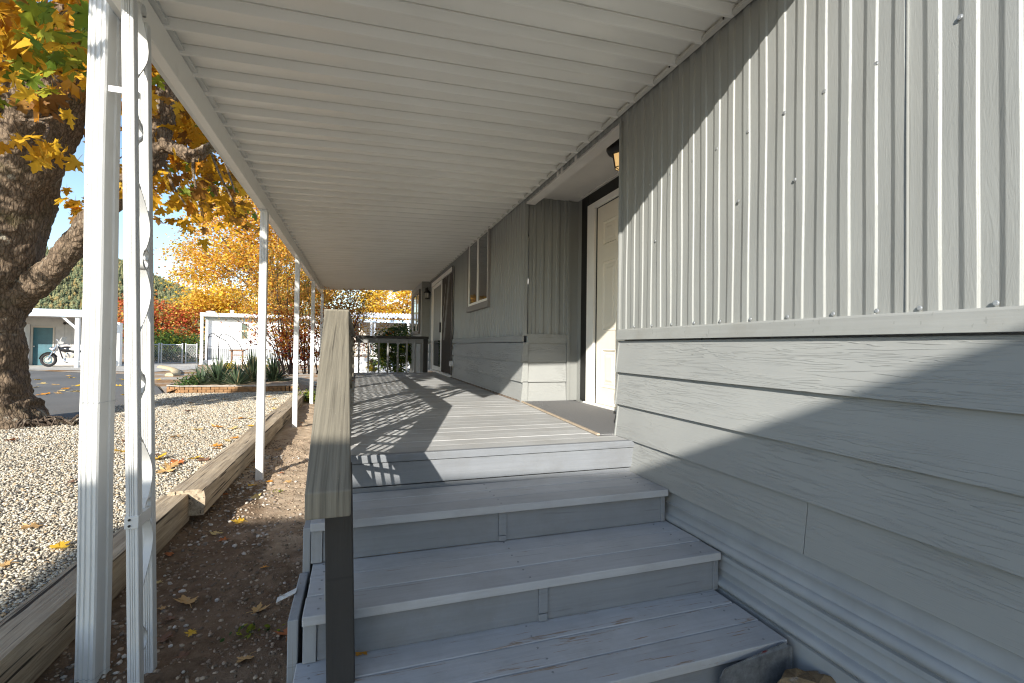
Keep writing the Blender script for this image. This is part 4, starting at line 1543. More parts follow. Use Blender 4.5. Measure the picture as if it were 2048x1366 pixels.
OVAL_V = np.array([(0, 0, 0), (.26, .38, -.05), (.20, .72, -.04), (0, 1, -.10), (-.20, .72, -.04), (-.26, .38, -.05), (0, .45, .03)])
OVAL_F = np.array([(6, 0, 1), (6, 1, 2), (6, 2, 3), (6, 3, 4), (6, 4, 5), (6, 5, 0)])
QUAD_V = np.array([(0, 0, 0), (.42, .5, -.12), (0, 1, 0), (-.42, .5, -.12)])
QUAD_F = np.array([(0, 1, 2), (0, 2, 3)])


def rand_rot(n, droop=0.0):
    """random rotation matrices; droop turns leaf tips downward"""
    q = nrng.normal(size=(n, 4))
    q /= np.linalg.norm(q, axis=1, keepdims=True)
    w, x, y, z = q.T
    Rm = np.stack([np.stack([1 - 2 * (y * y + z * z), 2 * (x * y - z * w), 2 * (x * z + y * w)], 1),
                   np.stack([2 * (x * y + z * w), 1 - 2 * (x * x + z * z), 2 * (y * z - x * w)], 1),
                   np.stack([2 * (x * z - y * w), 2 * (y * z + x * w), 1 - 2 * (x * x + y * y)], 1)], 1)
    if droop:
        a = nrng.uniform(0, 6.283, n)
        tip = np.stack([np.cos(a), np.sin(a), nrng.uniform(-2.0, -.1, n) * droop], 1)
        tip /= np.linalg.norm(tip, axis=1, keepdims=True)
        up = nrng.normal(size=(n, 3)) * .55 + np.array([0, 0, 1.])
        xax = np.cross(tip, up)
        xax /= np.linalg.norm(xax, axis=1, keepdims=True)
        zax = np.cross(xax, tip)
        Rm = np.stack([xax, tip, zax], 2)
    return Rm


def leaf_cloud(name, P, size, m, parent=None, tmpl='quad', droop=0.8, matidx=None, kind=None):
    TV, TF = {'maple': (MAPLE_V, MAPLE_F), 'oval': (OVAL_V, OVAL_F), 'quad': (QUAD_V, QUAD_F)}[tmpl]
    n = len(P)
    Rm = rand_rot(n, droop)
    V = np.einsum('nij,kj->nki', Rm, TV) * np.asarray(size)[:, None, None] + P[:, None, :]
    F = TF[None] + (np.arange(n) * len(TV))[:, None, None]
    mi = None if matidx is None else np.repeat(matidx, len(TF))
    o = bulk(name, V.reshape(-1, 3), F.reshape(-1, 3), m, parent, mi)
    if kind:
        o['kind'] = kind
    return o


def sample_poly(poly, n):
    poly = [(float(a), float(b)) for a, b in poly]
    a = np.array(poly)
    out = []
    while len(out) < n:
        u = nrng.uniform(a[:, 0].min(), a[:, 0].max(), 4 * n)
        v = nrng.uniform(a[:, 1].min(), a[:, 1].max(), 4 * n)
        k = in_poly(u, v, poly)
        out += list(zip(u[k], v[k]))
    return out[:n]


def clumped(poly, Y, dY, nclump, per, spread, gap=0.0):
    """leaf positions in clumps filling the volume whose outline is seen as poly"""
    P, C = [], []
    for (u, v) in sample_poly(poly, nclump):
        c = np.array(at(u, v, Y + rnd.uniform(-dY, dY)))
        C.append(c)
        k = int(per * rnd.uniform(.4, 1.6))
        g = nrng.normal(size=(k, 3)) * np.array([1, 1, .62]) * spread * rnd.uniform(.6, 1.3)
        P.append(c + g)
    return np.concatenate(P), C


def px_r(px, p):
    """radius in metres of something px wide in the photo at p"""
    return px / 2 * (Vector(p) - EYE).dot(FW) / FPX


def limb(mb, pts, n=16, wob=.0):
    """pts: (u, v, Y, width px) -> bumpy tube"""
    path, rad = [], []
    P = [(at(u, v, Y), w) for u, v, Y, w in pts]
    m = len(P)
    for i in range(m - 1):
        p0, p1, p2, p3 = P[max(i - 1, 0)][0], P[i][0], P[i + 1][0], P[min(i + 2, m - 1)][0]
        for k in range(6):
            t = k / 6
            q = .5 * ((2 * p1) + (p2 - p0) * t + (2 * p0 - 5 * p1 + 4 * p2 - p3) * t * t + (3 * p1 - p0 - 3 * p2 + p3) * t ** 3)
            path.append(q)
            rad.append(px_r(P[i][1] + (P[i + 1][1] - P[i][1]) * t, q))
    path.append(P[-1][0])
    rad.append(px_r(P[-1][1], P[-1][0]))
    base = len(mb.v)
    mb.tube(path, rad, n)
    # knobbly bark outline
    for i in range(len(path)):
        c = path[i]
        for k in range(n):
            v = Vector(mb.v[base + i * n + k])
            d = v - c
            s = 1 + .22 * (float(fbm(k * .7 + i * .11 + base, i * .45 + c.z * 2, 3)) - .5) * 1.6
            mb.v[base + i * n + k] = tuple(c + d * s)
    return path


# the big maple beside the road
maple = thing('maple_tree', 'big old maple with rough mossy bark and orange and green leaves beside the road', 'tree', tuple(atz(5, 848, .16)))
mb = MB()
limb(mb, [(-10, 862, 8.75, 190), (-14, 835, 8.75, 148), (-22, 800, 8.75, 128), (-27, 740, 8.75, 118), (-29, 660, 8.7, 114), (-22, 600, 8.65, 120), (-8, 515, 8.6, 138), (18, 395, 8.5, 136), (66, 285, 8.3, 118), (116, 180, 8.1, 104), (160, 62, 7.9, 92), (205, -70, 7.7, 80), (270, -260, 7.5, 56), (300, -480, 7.3, 26)], 28)
limb(mb, [(0, 640, 8.7, 70), (30, 598, 8.65, 60), (84, 560, 8.5, 50), (135, 506, 8.3, 45), (175, 452, 8.1, 43), (235, 385, 7.9, 46), (295, 322, 7.8, 46), (318, 270, 7.75, 42), (332, 205, 7.7, 38), (350, 120, 7.6, 34), (372, 10, 7.5, 28), (400, -160, 7.4, 18)], 18)
limb(mb, [(296, 320, 7.8, 30), (325, 292, 7.7, 30), (355, 300, 7.6, 26), (388, 312, 7.5, 24), (412, 300, 7.4, 20), (435, 280, 7.3, 17), (470, 225, 7.2, 13), (500, 170, 7.1, 8)], 12)
limb(mb, [(-10, 470, 8.4, 110), (-25, 380, 8.3, 95), (-18, 280, 8.2, 80), (0, 190, 8.0, 70), (6, 110, 7.8, 60), (-8, 10, 7.6, 50), (-30, -160, 7.4, 34)], 18)
limb(mb, [(30, 300, 8.1, 70), (46, 240, 7.9, 60), (55, 190, 7.75, 56), (58, 165, 7.7, 52)], 16)
limb(mb, [(110, 190, 7.6, 26), (122, 130, 7.2, 20), (130, 60, 6.6, 14), (136, -40, 6.0, 9)], 8)
tk = part('trunk', mb, M_BARK, maple, smooth=60)
sub = tk.modifiers.new('fine', 'SUBSURF')
sub.levels = sub.render_levels = 2
for (nm, ty, ns, stg) in (('knobs', 'CLOUDS', .16, .055), ('furrows', 'VORONOI', .055, .030)):
    tx = bpy.data.textures.new('bark_' + nm, ty)
    tx.noise_scale = ns
    dm = tk.modifiers.new(nm, 'DISPLACE')
    dm.texture = tx
    dm.strength = stg
    dm.mid_level = .5
mb = MB()
for pts in ([(388, 312, 7.5, 7), (386, 340, 7.3, 5), (392, 375, 7.1, 4)], [(435, 282, 7.3, 7), (452, 330, 7.1, 5), (470, 385, 7.0, 3)], [(330, 330, 7.7, 7), (345, 370, 7.6, 5), (372, 410, 7.5, 3)],
            [(420, 300, 7.4, 6), (440, 350, 7.2, 4), (470, 410, 7.1, 3)], [(60, 240, 7.7, 6), (95, 250, 6.5, 5), (85, 285, 5.6, 3)], [(150, 60, 6.2, 6), (90, 80, 5.4, 4), (40, 110, 5.0, 3)],
            [(345, 150, 7.5, 7), (400, 190, 7.3, 5), (440, 250, 7.1, 3)], [(175, 0, 6.0, 6), (120, 30, 5.2, 5), (90, 110, 4.8, 3)], [(40, 240, 7.7, 6), (90, 238, 7.4, 5), (140, 225, 7.2, 3)]):
    limb(mb, pts, 6)
part('twigs', mb, M_BARK, maple, smooth=60)
LM = [leaf_mat('maple_leaf_amber', [(0, (0.52, 0.25, 0.015)), (.4, (0.66, 0.35, 0.02)), (.75, (0.74, 0.45, 0.035)), (1, (0.55, 0.21, 0.015))], .5),
      leaf_mat('maple_leaf_green', [(0, (0.10, 0.17, 0.02)), (.5, (0.20, 0.26, 0.025)), (1, (0.34, 0.33, 0.03))], .5),
      leaf_mat('maple_leaf_brown', [(0, (0.17, 0.075, 0.02)), (.5, (0.26, 0.12, 0.025)), (1, (0.32, 0.17, 0.03))], .4)]
P, S, MI = [], [], []


def add_leaves(poly, n, Y0, Y1, s, pg=.1, pb=.12, clump=6, spread=.22):
    pts = sample_poly(poly, max(1, n // clump))
    for (u, v) in pts:
        c = np.array(at(u, v, rnd.uniform(Y0, Y1)))
        k = clump + rnd.randint(-2, 2)
        P.append(c + nrng.normal(size=(k, 3)) * spread * np.array([1, 1, .8]))
        S.append(s * nrng.uniform(.65, 1.2, k))
        r = nrng.random(k)
        MI.append(np.where(r < pg, 1, np.where(r < pg + pb, 2, 0)))


add_leaves([(-60, -260), (185, -260), (185, 90), (150, 120), (90, 130), (-60, 90)], 330, 4.0, 6.2, .20, .12)
add_leaves([(70, 20), (178, 10), (176, 140), (120, 150), (85, 90)], 70, 3.9, 4.8, .17, .75, .0, spread=.14)
add_leaves([(-60, 60), (60, 90), (120, 120), (60, 150), (-60, 170)], 60, 4.4, 6.0, .19, .15)
add_leaves([(30, 240), (95, 235), (115, 285), (70, 320), (28, 300)], 16, 5.4, 5.9, .17, .0, .0, 5, .10)
add_leaves([(60, 130), (175, 150), (150, 250), (60, 245)], 90, 8.4, 10.5, .19, .05)
add_leaves([(-60, 150), (60, 150), (40, 250), (-60, 250)], 60, 8.6, 10.5, .19, .05)
add_leaves([(290, 60), (330, 90), (420, 225), (515, 395), (500, 440), (455, 415), (425, 395), (395, 442), (365, 425), (330, 398), (295, 395)], 620, 7.5, 10.2, .18, .04, .2)
add_leaves([(295, 100), (420, 250), (505, 390), (440, 380), (300, 330)], 200, 8.4, 10.8, .17, .04, .25)
add_leaves([(150, 380), (175, 380), (175, 455), (160, 440)], 18, 8, 9, .16, .1, .1, 3, .1)
# crown above the picture and toward the sun: it dapples the posts, gravel and far deck
for (c, r, k) in (((-3.4, 7.0, 6.2), 2.2, 900), ((-5.5, 9.5, 7.2), 2.8, 1100), ((-2.4, 9.6, 5.4), 1.5, 500), ((-6.6, 5.6, 5.2), 1.5, 420), ((-2.35, .60, 3.75), .45, 46), ((-2.8, 2.6, 4.4), .55, 75), ((-3.6, 3.2, 4.8), .7, 110), ((-3.9, 4.2, 4.1), .8, 110), ((-2.3, 2.9, 3.7), .35, 36), ((-6.2, 6.0, 3.2), .9, 150), ((-7.2, 4.8, 3.6), .9, 130)):
    g = nrng.normal(size=(k, 3))
    g /= np.linalg.norm(g, axis=1, keepdims=True)
    P.append(np.array(c) + g * (nrng.random(k) ** .4)[:, None] * r * np.array([1, 1, .75]))
    S.append(.19 * nrng.uniform(.65, 1.2, k))
    rr = nrng.random(k)
    MI.append(np.where(rr < .12, 1, np.where(rr < .22, 2, 0)))
leaf_cloud('crown', np.concatenate(P), np.concatenate(S), LM, maple, 'maple', 1.0, np.concatenate(MI))

# root tangle at the maple's foot
mb = MB()
c0 = atz(105, 850, .17)
for i in range(26):
    a = rnd.uniform(0, 6.28)
    L = rnd.uniform(.18, .42)
    p0 = Vector((c0.x + rnd.uniform(-.32, .32), c0.y + rnd.uniform(-.12, .12), .17))
    pts = [p0, p0 + Vector((math.cos(a) * L * .4, math.sin(a) * L * .3, rnd.uniform(.03, .13))), p0 + Vector((math.cos(a) * L * .8, math.sin(a) * L * .5, rnd.uniform(.02, .12))), p0 + Vector((math.cos(a) * L, math.sin(a) * L * .6, 0))]
    mb.tube(pts, [.022, .018, .014, .008], 6)
solo('root_tangle', mb, bark_mat('grey_root', (.06, .045, .035), (.20, .15, .11), (.40, .34, .27), 2.5), 'tangle of dry brown roots on the gravel at the foot of the big maple', 'roots', smooth=50)


def bg_tree(name, label, poly, Y, dY, nclump, per, spread, lsize, mats, trunkpx, trunk_w, stops_w=None, group=None, bark=None, cat='tree', branches=14, tmpl='quad', droop=.5):
    base = at(trunkpx[0], trunkpx[1], Y)
    t = thing(name, label, cat, (base.x, base.y, .1), group)
    P, C = clumped(poly, Y, dY, nclump, per, spread)
    MIx = nrng.choice(len(mats), len(P), p=stops_w) if stops_w else None
    leaf_cloud('crown', P, lsize * nrng.uniform(.6, 1.25, len(P)), mats, t, tmpl, droop, MIx)
    mb = MB()
    top = np.mean(np.array(C), 0)
    b = Vector((base.x, base.y, .05))
    fork = b.lerp(Vector(top), .45)
    r = px_r(trunk_w, base)
    mb.tube([b, b.lerp(fork, .5) + Vector((.1, 0, 0)), fork, fork.lerp(Vector(top), .6), Vector(top)], [r * 1.25, r, r * .85, r * .55, r * .25], 9)
    for i in range(branches):
        c = Vector(C[rnd.randrange(len(C))])
        s = b.lerp(Vector(top), rnd.uniform(.3, .8))
        m = s.lerp(c, .5) + Vector((rnd.uniform(-.3, .3), rnd.uniform(-.3, .3), rnd.uniform(-.1, .5)))
        mb.tube([s, m, c], [r * .4, r * .25, r * .08], 6)
    part('trunk', mb, bark or M_BARK, t, smooth=60)
    return t


L_ORANGE = leaf_mat('orange_gold_leaf', [(0, (0.66, 0.29, 0.05)), (.35, (0.78, 0.40, 0.10)), (.7, (0.82, 0.50, 0.12)), (1, (0.74, 0.47, 0.07))], .4)
L_YELLOW = leaf_mat('yellow_leaf', [(0, (0.68, 0.40, 0.03)), (.5, (0.80, 0.54, 0.05)), (1, (0.70, 0.52, 0.09))], .4)
L_RED = leaf_mat('red_leaf', [(0, (0.36, 0.05, 0.02)), (.5, (0.50, 0.10, 0.04)), (1, (0.56, 0.20, 0.07))], .35)
L_GREEN = leaf_mat('dark_green_leaf', [(0, (0.028, 0.062, 0.016)), (.6, (0.055, 0.11, 0.025)), (1, (0.13, 0.17, 0.035))], .25)
L_LIME = leaf_mat('lime_leaf', [(0, (0.16, 0.21, 0.02)), (1, (0.34, 0.33, 0.03))], .35)
L_OLIVE = leaf_mat('olive_leaf', [(0, (0.24, 0.20, 0.03)), (.5, (0.40, 0.30, 0.03)), (1, (0.50, 0.36, 0.05))], .35)
PALEBARK = bark_mat('pale_bark', (.14, .11, .08), (.34, .28, .21), (.5, .45, .36), .6)

bg_tree('autumn_tree', 'tall orange and gold autumn tree rising behind the white mobile home', [(342, 540), (352, 500), (388, 470), (380, 440), (412, 402), (455, 386), (520, 386), (575, 420), (650, 470), (700, 560), (660, 610), (590, 620), (500, 600), (440, 575), (400, 560), (368, 570)],
        45, 3.8, 250, 150, .72, .21, [L_ORANGE, L_YELLOW, L_OLIVE], (592, 700), 16, [.5, .37, .13], bark=PALEBARK, branches=26)
bg_tree('autumn_tree', 'lower yellow tree just above the roof of the white mobile home', [(345, 622), (362, 596), (402, 574), (452, 572), (505, 590), (530, 628), (400, 640), (350, 640)],
        40, 1.8, 60, 120, .55, .18, [L_YELLOW, L_ORANGE], (430, 700), 10, [.75, .25])
bg_tree('red_maple', 'red and pink maple over the chain link gate, green at its foot', [(225, 612), (290, 596), (335, 598), (368, 612), (396, 628), (396, 680), (225, 680)],
        38, 1.5, 64, 120, .46, .16, [L_RED, L_ORANGE, L_LIME], (340, 720), 9, [.68, .2, .12])
bg_tree('golden_tree', 'golden yellow tree beyond the end of the porch behind the tan house', [(722, 612), (742, 584), (775, 572), (840, 560), (900, 560), (900, 650), (740, 650)],
        36, 1.8, 62, 150, .55, .19, [L_YELLOW, L_ORANGE], (800, 730), 10, [.8, .2])


def shrub(name, label, poly, Y, dY, nclump, per, spread, lsize, mats, w=None, cat='shrub', tmpl='oval', group=None, stems=10, droop=.5):
    a = np.array(poly)
    ub, vb = (a[:, 0].min() + a[:, 0].max()) / 2, a[:, 1].max()
    base = at(ub, vb, Y)
    t = thing(name, label, cat, (base.x, base.y, max(.1, base.z)), group)
    P, C = clumped(poly, Y, dY, nclump, per, spread)
    P[:, 2] = np.maximum(P[:, 2], .13)
    MIx = nrng.choice(len(mats), len(P), p=w) if w else None
    leaf_cloud('foliage', P, lsize * nrng.uniform(.6, 1.25, len(P)), mats, t, tmpl, droop, MIx)
    mb = MB()
    for i in range(stems):
        c = Vector(C[rnd.randrange(len(C))])
        b = Vector((base.x + rnd.uniform(-.15, .15), base.y + rnd.uniform(-.15, .15), .08))
        mb.tube([b, b.lerp(c, .55) + Vector((0, 0, .08)), c], [.014, .010, .004], 5)
    part('stems', mb, M_BARK, t)
    return t


shrub('hedge', 'dark green hedge in shade behind the chain link gate', [(296, 668), (398, 668), (398, 722), (296, 722)], 35.5, .8, 80, 80, .36, .15, [L_GREEN, L_LIME], [.85, .15], 'hedge')
shrub('leafy_shrub', 'tall dark green leafy bush standing beyond the far end railing', [(752, 676), (770, 655), (800, 652), (832, 660), (834, 742), (800, 745), (765, 735), (756, 705)], 14.8, .5, 110, 62, .13, .085, [L_GREEN, L_LIME], [.9, .1], 'bush', stems=14)
shrub('leafy_shrub', 'low bright green clump between the thin porch posts at the planter', [(592, 784), (612, 780), (632, 786), (636, 812), (596, 808)], 11.9, .3, 22, 30, .06, .07, [L_LIME, L_GREEN], [.55, .45], 'plant', stems=6)

# tall red shrub with many thin stems in the planter
rs = thing('red_shrub', 'tall thin-stemmed shrub with red and orange leaves in the planter bed', 'shrub', (-1.2, 14.6, .2))
mb = MB()
tips = []
for i in range(46):
    ub = rnd.choice((575, 590, 612, 640, 665, 680)) + rnd.uniform(-8, 8)
    Yb = rnd.uniform(14.2, 15.2)
    b = at(ub, 748, Yb)
    ut = ub + rnd.gauss(0, 42) + (ub - 625) * .55
    vt = rnd.uniform(455, 640) + abs(ut - 610) * .35
    tp = at(ut, vt, Yb + rnd.uniform(-.5, .5))
    m1 = b.lerp(tp, .35) + Vector((rnd.uniform(-.1, .1), 0, .12))
    m2 = b.lerp(tp, .7) + Vector((rnd.uniform(-.08, .08), 0, .08))
    r = rnd.uniform(.010, .022)
    mb.tube([b, m1, m2, tp], [r, r * .8, r * .5, r * .2], 5)
    tips += [m1.lerp(m2, rnd.random()), m2, m2.lerp(tp, .5), tp]
    for k in range(3):
        s = m1.lerp(tp, rnd.uniform(.1, .9))
        e = s + Vector((rnd.uniform(-.4, .4), rnd.uniform(-.25, .25), rnd.uniform(.1, .5)))
        mb.tube([s, e], [.005, .002], 4)
        tips += [s.lerp(e, .6), e]
# long bare arching twigs crossing in front of the white home
for pts in ([(560, 745), (545, 690), (500, 655), (455, 630), (440, 626)], [(565, 740), (550, 680), (505, 690), (480, 660), (470, 600), (455, 540)], [(570, 740), (548, 690), (520, 640), (490, 600), (470, 560)], [(672, 730), (690, 650), (700, 610), (720, 590)], [(668, 735), (690, 640), (712, 618), (732, 600)]):
    pp = [at(u, v, 14.4) for u, v in pts]
    mb.tube(pp, [.016 - .003 * i for i in range(len(pp))], 5)
    tips += pp[-2:]
part('stems', mb, simple('dark_twig', (.06, .04, .035), .85), rs)
P = []
for p in tips:
    if rnd.random() < .9:
        k = rnd.randint(10, 40)
        P.append(np.array(p) + nrng.normal(size=(k, 3)) * .17)
Pl, _c = clumped([(548, 700), (575, 590), (620, 560), (668, 590), (690, 640), (690, 720), (600, 730)], 14.7, .5, 150, 44, .14)
P = np.concatenate(P + [Pl])
hz = P[:, 2]
pr = np.clip((2.5 - hz) / 1.3 + nrng.normal(size=len(P)) * .35, 0, 1)
r = nrng.random(len(P))
L_FIRE = leaf_mat('fire_red_leaf', [(0, (0.30, 0.03, 0.012)), (.6, (0.46, 0.09, 0.02)), (1, (0.58, 0.20, 0.03))], .4)
leaf_cloud('foliage', P, .07 * nrng.uniform(.6, 1.3, len(P)), [L_FIRE, L_ORANGE, L_OLIVE], rs, 'oval', .6, np.where(r < pr * .85, 0, np.where(nrng.random(len(P)) < .7, 1, 2)))

# planter bed: soil mound, edging, yuccas
mb = MB()
xs = np.linspace(-4.5, -1.2, 40)
ys = np.linspace(13.3, 17.0, 40)
gx, gy = np.meshgrid(xs, ys, indexing='ij')
ex = np.clip(np.minimum(np.minimum(gx + 4.5, -1.2 - gx), np.minimum(gy - 13.3 + .45, 17 - gy)) / .5, 0, 1)
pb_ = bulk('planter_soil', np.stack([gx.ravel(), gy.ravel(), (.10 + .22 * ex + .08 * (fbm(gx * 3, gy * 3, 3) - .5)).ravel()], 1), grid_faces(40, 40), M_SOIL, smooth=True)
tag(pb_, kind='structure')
mb = MB()
edge = [(-4.42, 14.1), (-4.40, 13.55), (-4.05, 13.28), (-3.3, 13.20), (-2.4, 13.22), (-1.75, 13.28), (-1.42, 13.22)]
ed = thing('planter_edging', 'low basket-weave wooden edging around the yucca bed', 'edging', (-3.0, 13.3, .13))
for a, b in zip(edge[:-1], edge[1:]):
    n = max(2, int((Vector(b) - Vector(a)).length / .085))
    for i in range(n):
        p = Vector(a).lerp(Vector(b), (i + .5) / n)
        d = (Vector(b) - Vector(a)).normalized()
        for j in range(3):
            s = .008 * (1 if (i + j) % 2 else -1)
            nn = Vector((-d.y, d.x))
            c = p + nn * s
            mb.obox((c.x, c.y, .16 + j * .058), (d.x * .042, d.y * .042, 0), (nn.x * .007, nn.y * .007, 0), (0, 0, .027))
part('woven_strips', mb, painted_wood('brown_woven_edging', (.30, .165, .075), 'x', .8, .3, var=.25), ed)
mb = MB()
for a, b in zip(edge[:-1], edge[1:]):
    mb.bar((a[0], a[1], .335), (b[0], b[1], .335), .035, .022)
part('top_rail', mb, simple('grey_edging_rail', (.42, .38, .33), .8, 0, .2, .1, 8), ed)

YU = [leaf_mat('yucca_blade', [(0, (0.05, 0.085, 0.045)), (.5, (0.085, 0.125, 0.07)), (.85, (0.13, 0.165, 0.09)), (1, (0.34, 0.27, 0.14))], .15, .45)]


def yucca(loc, n, L, first=None):
    mb = MB()
    for i in range(n):
        a = rnd.uniform(0, 6.283)
        el = rnd.uniform(.25, 1.45)
        l = L * rnd.uniform(.65, 1.1)
        w = .022 * rnd.uniform(.7, 1.2)
        d = Vector((math.cos(a) * math.cos(el), math.sin(a) * math.cos(el), math.sin(el)))
        sd_ = Vector((-math.sin(a), math.cos(a), 0))
        rows = []
        for k in range(5):
            t = k / 4
            p = Vector(loc) + d * l * t + Vector((0, 0, -.22 * l * t * t * math.cos(el)))
            ww = w * (.7 + .6 * t) * (1 - t ** 3) + .001
            rows.append([tuple(p - sd_ * ww), tuple(p + Vector((0, 0, -ww * .5))), tuple(p + sd_ * ww)])
        mb.sheet(rows)
    return mb


for i, (u, v, Y, n, L, lab) in enumerate([(404, 763, 13.8, 90, .62, 'leftmost spiky yucca at the corner of the planter edging'), (438, 760, 14.2, 130, .9, 'spiky grey-green yucca second from the left in the planter'), (474, 764, 13.75, 110, .72, 'low spreading yucca in the middle of the planter row'),
                                          (506, 752, 14.8, 140, 1.0, 'tallest yucca left of the second porch post'), (548, 752, 15.0, 120, .95, 'yucca half hidden behind the second porch post')]):
    p = at(u, v, Y)
    c = Vector((p.x, p.y, .26))
    solo('yucca', yucca(c, n, L), YU, lab, 'yucca', 'yuccas in the planter bed')
shrub('ground_ivy', 'dark ivy mat at the left corner of the planter bed', [(345, 770), (358, 758), (392, 750), (398, 772)], 13.7, .25, 24, 26, .07, .06, [L_GREEN], None, 'plant', stems=4)
shrub('flowering_plant', 'small yellow-green flowering plant behind the yuccas', [(440, 728), (462, 724), (466, 738), (444, 742)], 16.4, .3, 14, 26, .08, .06, [L_LIME, L_YELLOW], [.6, .4], 'plant', stems=4)
shrub('flowering_plant', 'yellow and pink flowering plant behind the tallest yucca', [(486, 716), (510, 714), (530, 722), (528, 738), (492, 738)], 16.3, .3, 20, 26, .09, .06, [L_LIME, L_YELLOW, L_RED], [.6, .3, .1], 'plant', stems=4)
# weeds
for (u, v, s, lab) in ((497, 1250, 1.0, 'green leafy weed growing in the shaded soil beside the steps'), (556, 985, .62, 'tiny bright sprouts in the sunlit soil'), (527, 958, .4, 'small sprig of weed near the second post base')):
    p = atz(u, v, -.04)
    z = float(soil_z(p.x, p.y))
    k = int(26 * s) + 8
    g = nrng.normal(size=(k, 3)) * np.array([.05, .03, .012]) * s
    t = thing('weed', lab, 'weed', (p.x, p.y, z))
    leaf_cloud('foliage', np.array([p.x, p.y, z + .025]) + g, .028 * s * nrng.uniform(.7, 1.3, k), [L_LIME, L_GREEN], t, 'oval', .3, nrng.integers(0, 2, k))

# ------------------------------------------------------------------ fallen leaves
FL = {'yellow': leaf_mat('fallen_yellow', [(0, (.62, .36, .03)), (1, (.70, .44, .05))], .15), 'pale': leaf_mat('fallen_pale', [(0, (.58, .42, .16)), (1, (.64, .48, .22))], .15),
      'tan': leaf_mat('fallen_tan', [(0, (.46, .27, .10)), (1, (.52, .33, .14))], .1), 'red': leaf_mat('fallen_red', [(0, (.38, .10, .03)), (1, (.46, .16, .05))], .1),
      'brown': leaf_mat('fallen_brown', [(0, (.16, .08, .05)), (1, (.22, .12, .07))], .1), 'orange': leaf_mat('fallen_orange', [(0, (.58, .22, .03)), (1, (.64, .30, .04))], .15)}


def fallen(p, s, col, label, group=None, a=None, cur=1.0):
    mb = MB()
    a = rnd.uniform(0, 6.28) if a is None else a
    ca, sa = math.cos(a), math.sin(a)
    tx, ty = rnd.uniform(-.25, .25), rnd.uniform(-.2, .3)
    vs = []
    cw = rnd.uniform(.2, .75) * cur
    for (x, y, z) in MAPLE_V[:len(_mc)]:
        y -= .4
        zz = .06 + cw * (x * x * .9 + y * y * .55) + tx * x + ty * y + .05 * math.sin(7 * x + 5 * y + a)
        vs.append(((ca * x - sa * y) * s, (sa * x + ca * y) * s, max(.004, zz * s)))
    mb.add(vs, [tuple(f) for f in _mf])
    q = [(0, -.38, .07), (.06, -.62, .10), (.02, -.95, .03)]
    mb.tube([((ca * x - sa * y) * s, (sa * x + ca * y) * s, z * s) for x, y, z in q], .010 * s + .0006, 5)
    o = part('fallen_leaf', mb, FL[col], None)
    o.location = p
    return tag(o, label, 'leaf', group)


def on_soil(u, v):
    p = atz(u, v, -.07)
    return Vector((p.x, p.y, float(soil_z(p.x, p.y))))


for (u, v, s, c, lab) in ((475, 1050, .085, 'yellow', 'bright yellow maple leaf curling on the soil below the sawn timber end'), (432, 1074, .085, 'pale', 'pale yellow leaf lying on pebbles between the corner post and the steps'),
                          (372, 1212, .095, 'tan', 'amber leaf lying across the white pebbles beside the corner post'), (520, 1222, .085, 'tan', 'curled tan leaf behind the green weed'), (381, 1267, .05, 'yellow', 'small narrow yellow leaf on bare soil near the corner post'),
                          (488, 1328, .07, 'tan', 'tan leaf with upturned tips near the lower edge of the soil'), (576, 1264, .10, 'red', 'red-orange leaf leaning on the grey side board of the steps'), (366, 1314, .055, 'brown', 'dark brown shrivelled leaf with a long stem'),
                          (328, 1282, .085, 'brown', 'dark purplish leaf beside the foot of the corner post'), (619, 1118, .04, 'orange', 'small orange leaf scrap wedged against the upper side board'), (611, 1092, .045, 'tan', 'little tan leaf scrap by the upper side board'),
                          (540, 972, .07, 'orange', 'orange-brown leaf at the foot of the second porch post'), (503, 980, .08, 'yellow', 'golden curled leaf just before the second porch post'), (513, 1003, .09, 'pale', 'cream leaf between stones in front of the second porch post'),
                          (506, 945, .07, 'yellow', 'yellow leaf standing against the timber behind the second porch post'), (556, 912, .09, 'tan', 'long tan leaf in the sun beyond the second porch post'), (576, 972, .08, 'tan', 'flat dry leaf on sunlit soil beside the handrail'),
                          (598, 850, .06, 'pale', 'pale leaf at the foot of the third porch post'), (445, 1088, .06, 'red', 'dark red leaf half under a pale yellow one')):
    fallen(on_soil(u, v), s, c, lab)
p = atz(800, 1105, .381)
fallen(Vector((p.x, p.y, .3825)), .032, 'orange', 'small rusty leaf lying on the middle step tread', cur=.8)
p = atz(722, 1308, .192)
fallen(Vector((p.x, p.y, .1935)), .05, 'orange', 'orange-brown leaf on the lowest tread beside the newel post')
for (u, v, s, c) in ((318, 920, .15, 'yellow'), (343, 937, .13, 'tan'), (352, 930, .12, 'red'), (330, 948, .13, 'tan'), (395, 860, .13, 'pale'), (432, 856, .14, 'orange'), (464, 858, .12, 'pale'), (484, 838, .13, 'orange'), (506, 853, .12, 'yellow'), (376, 822, .12, 'brown'),
                     (450, 800, .12, 'tan'), (545, 800, .12, 'yellow'), (350, 875, .12, 'tan'), (24, 882, .12, 'red'), (60, 1060, .10, 'tan'), (255, 885, .12, 'brown'), (240, 905, .13, 'yellow')):
    p = atz(u, v, .17)
    fallen(Vector((p.x, p.y, float(gravel_z(p.x, p.y)) + .012)), s, c, 'dry maple leaf scattered on the sunlit gravel', 'leaves scattered on the gravel')
for i in range(34):
    y = rnd.uniform(2.3, 10.5)
    x = -1.19 + abs(rnd.gauss(0, .07)) if rnd.random() < .6 else rnd.uniform(-1.1, -.3)
    fallen(Vector((x, y, float(soil_z(x, y)) + .004)), rnd.uniform(.022, .055), rnd.choice(('tan', 'brown', 'orange', 'red', 'pale')), 'small dry leaf scrap drifted on the soil strip beside the timbers', 'leaf scraps on the soil strip')
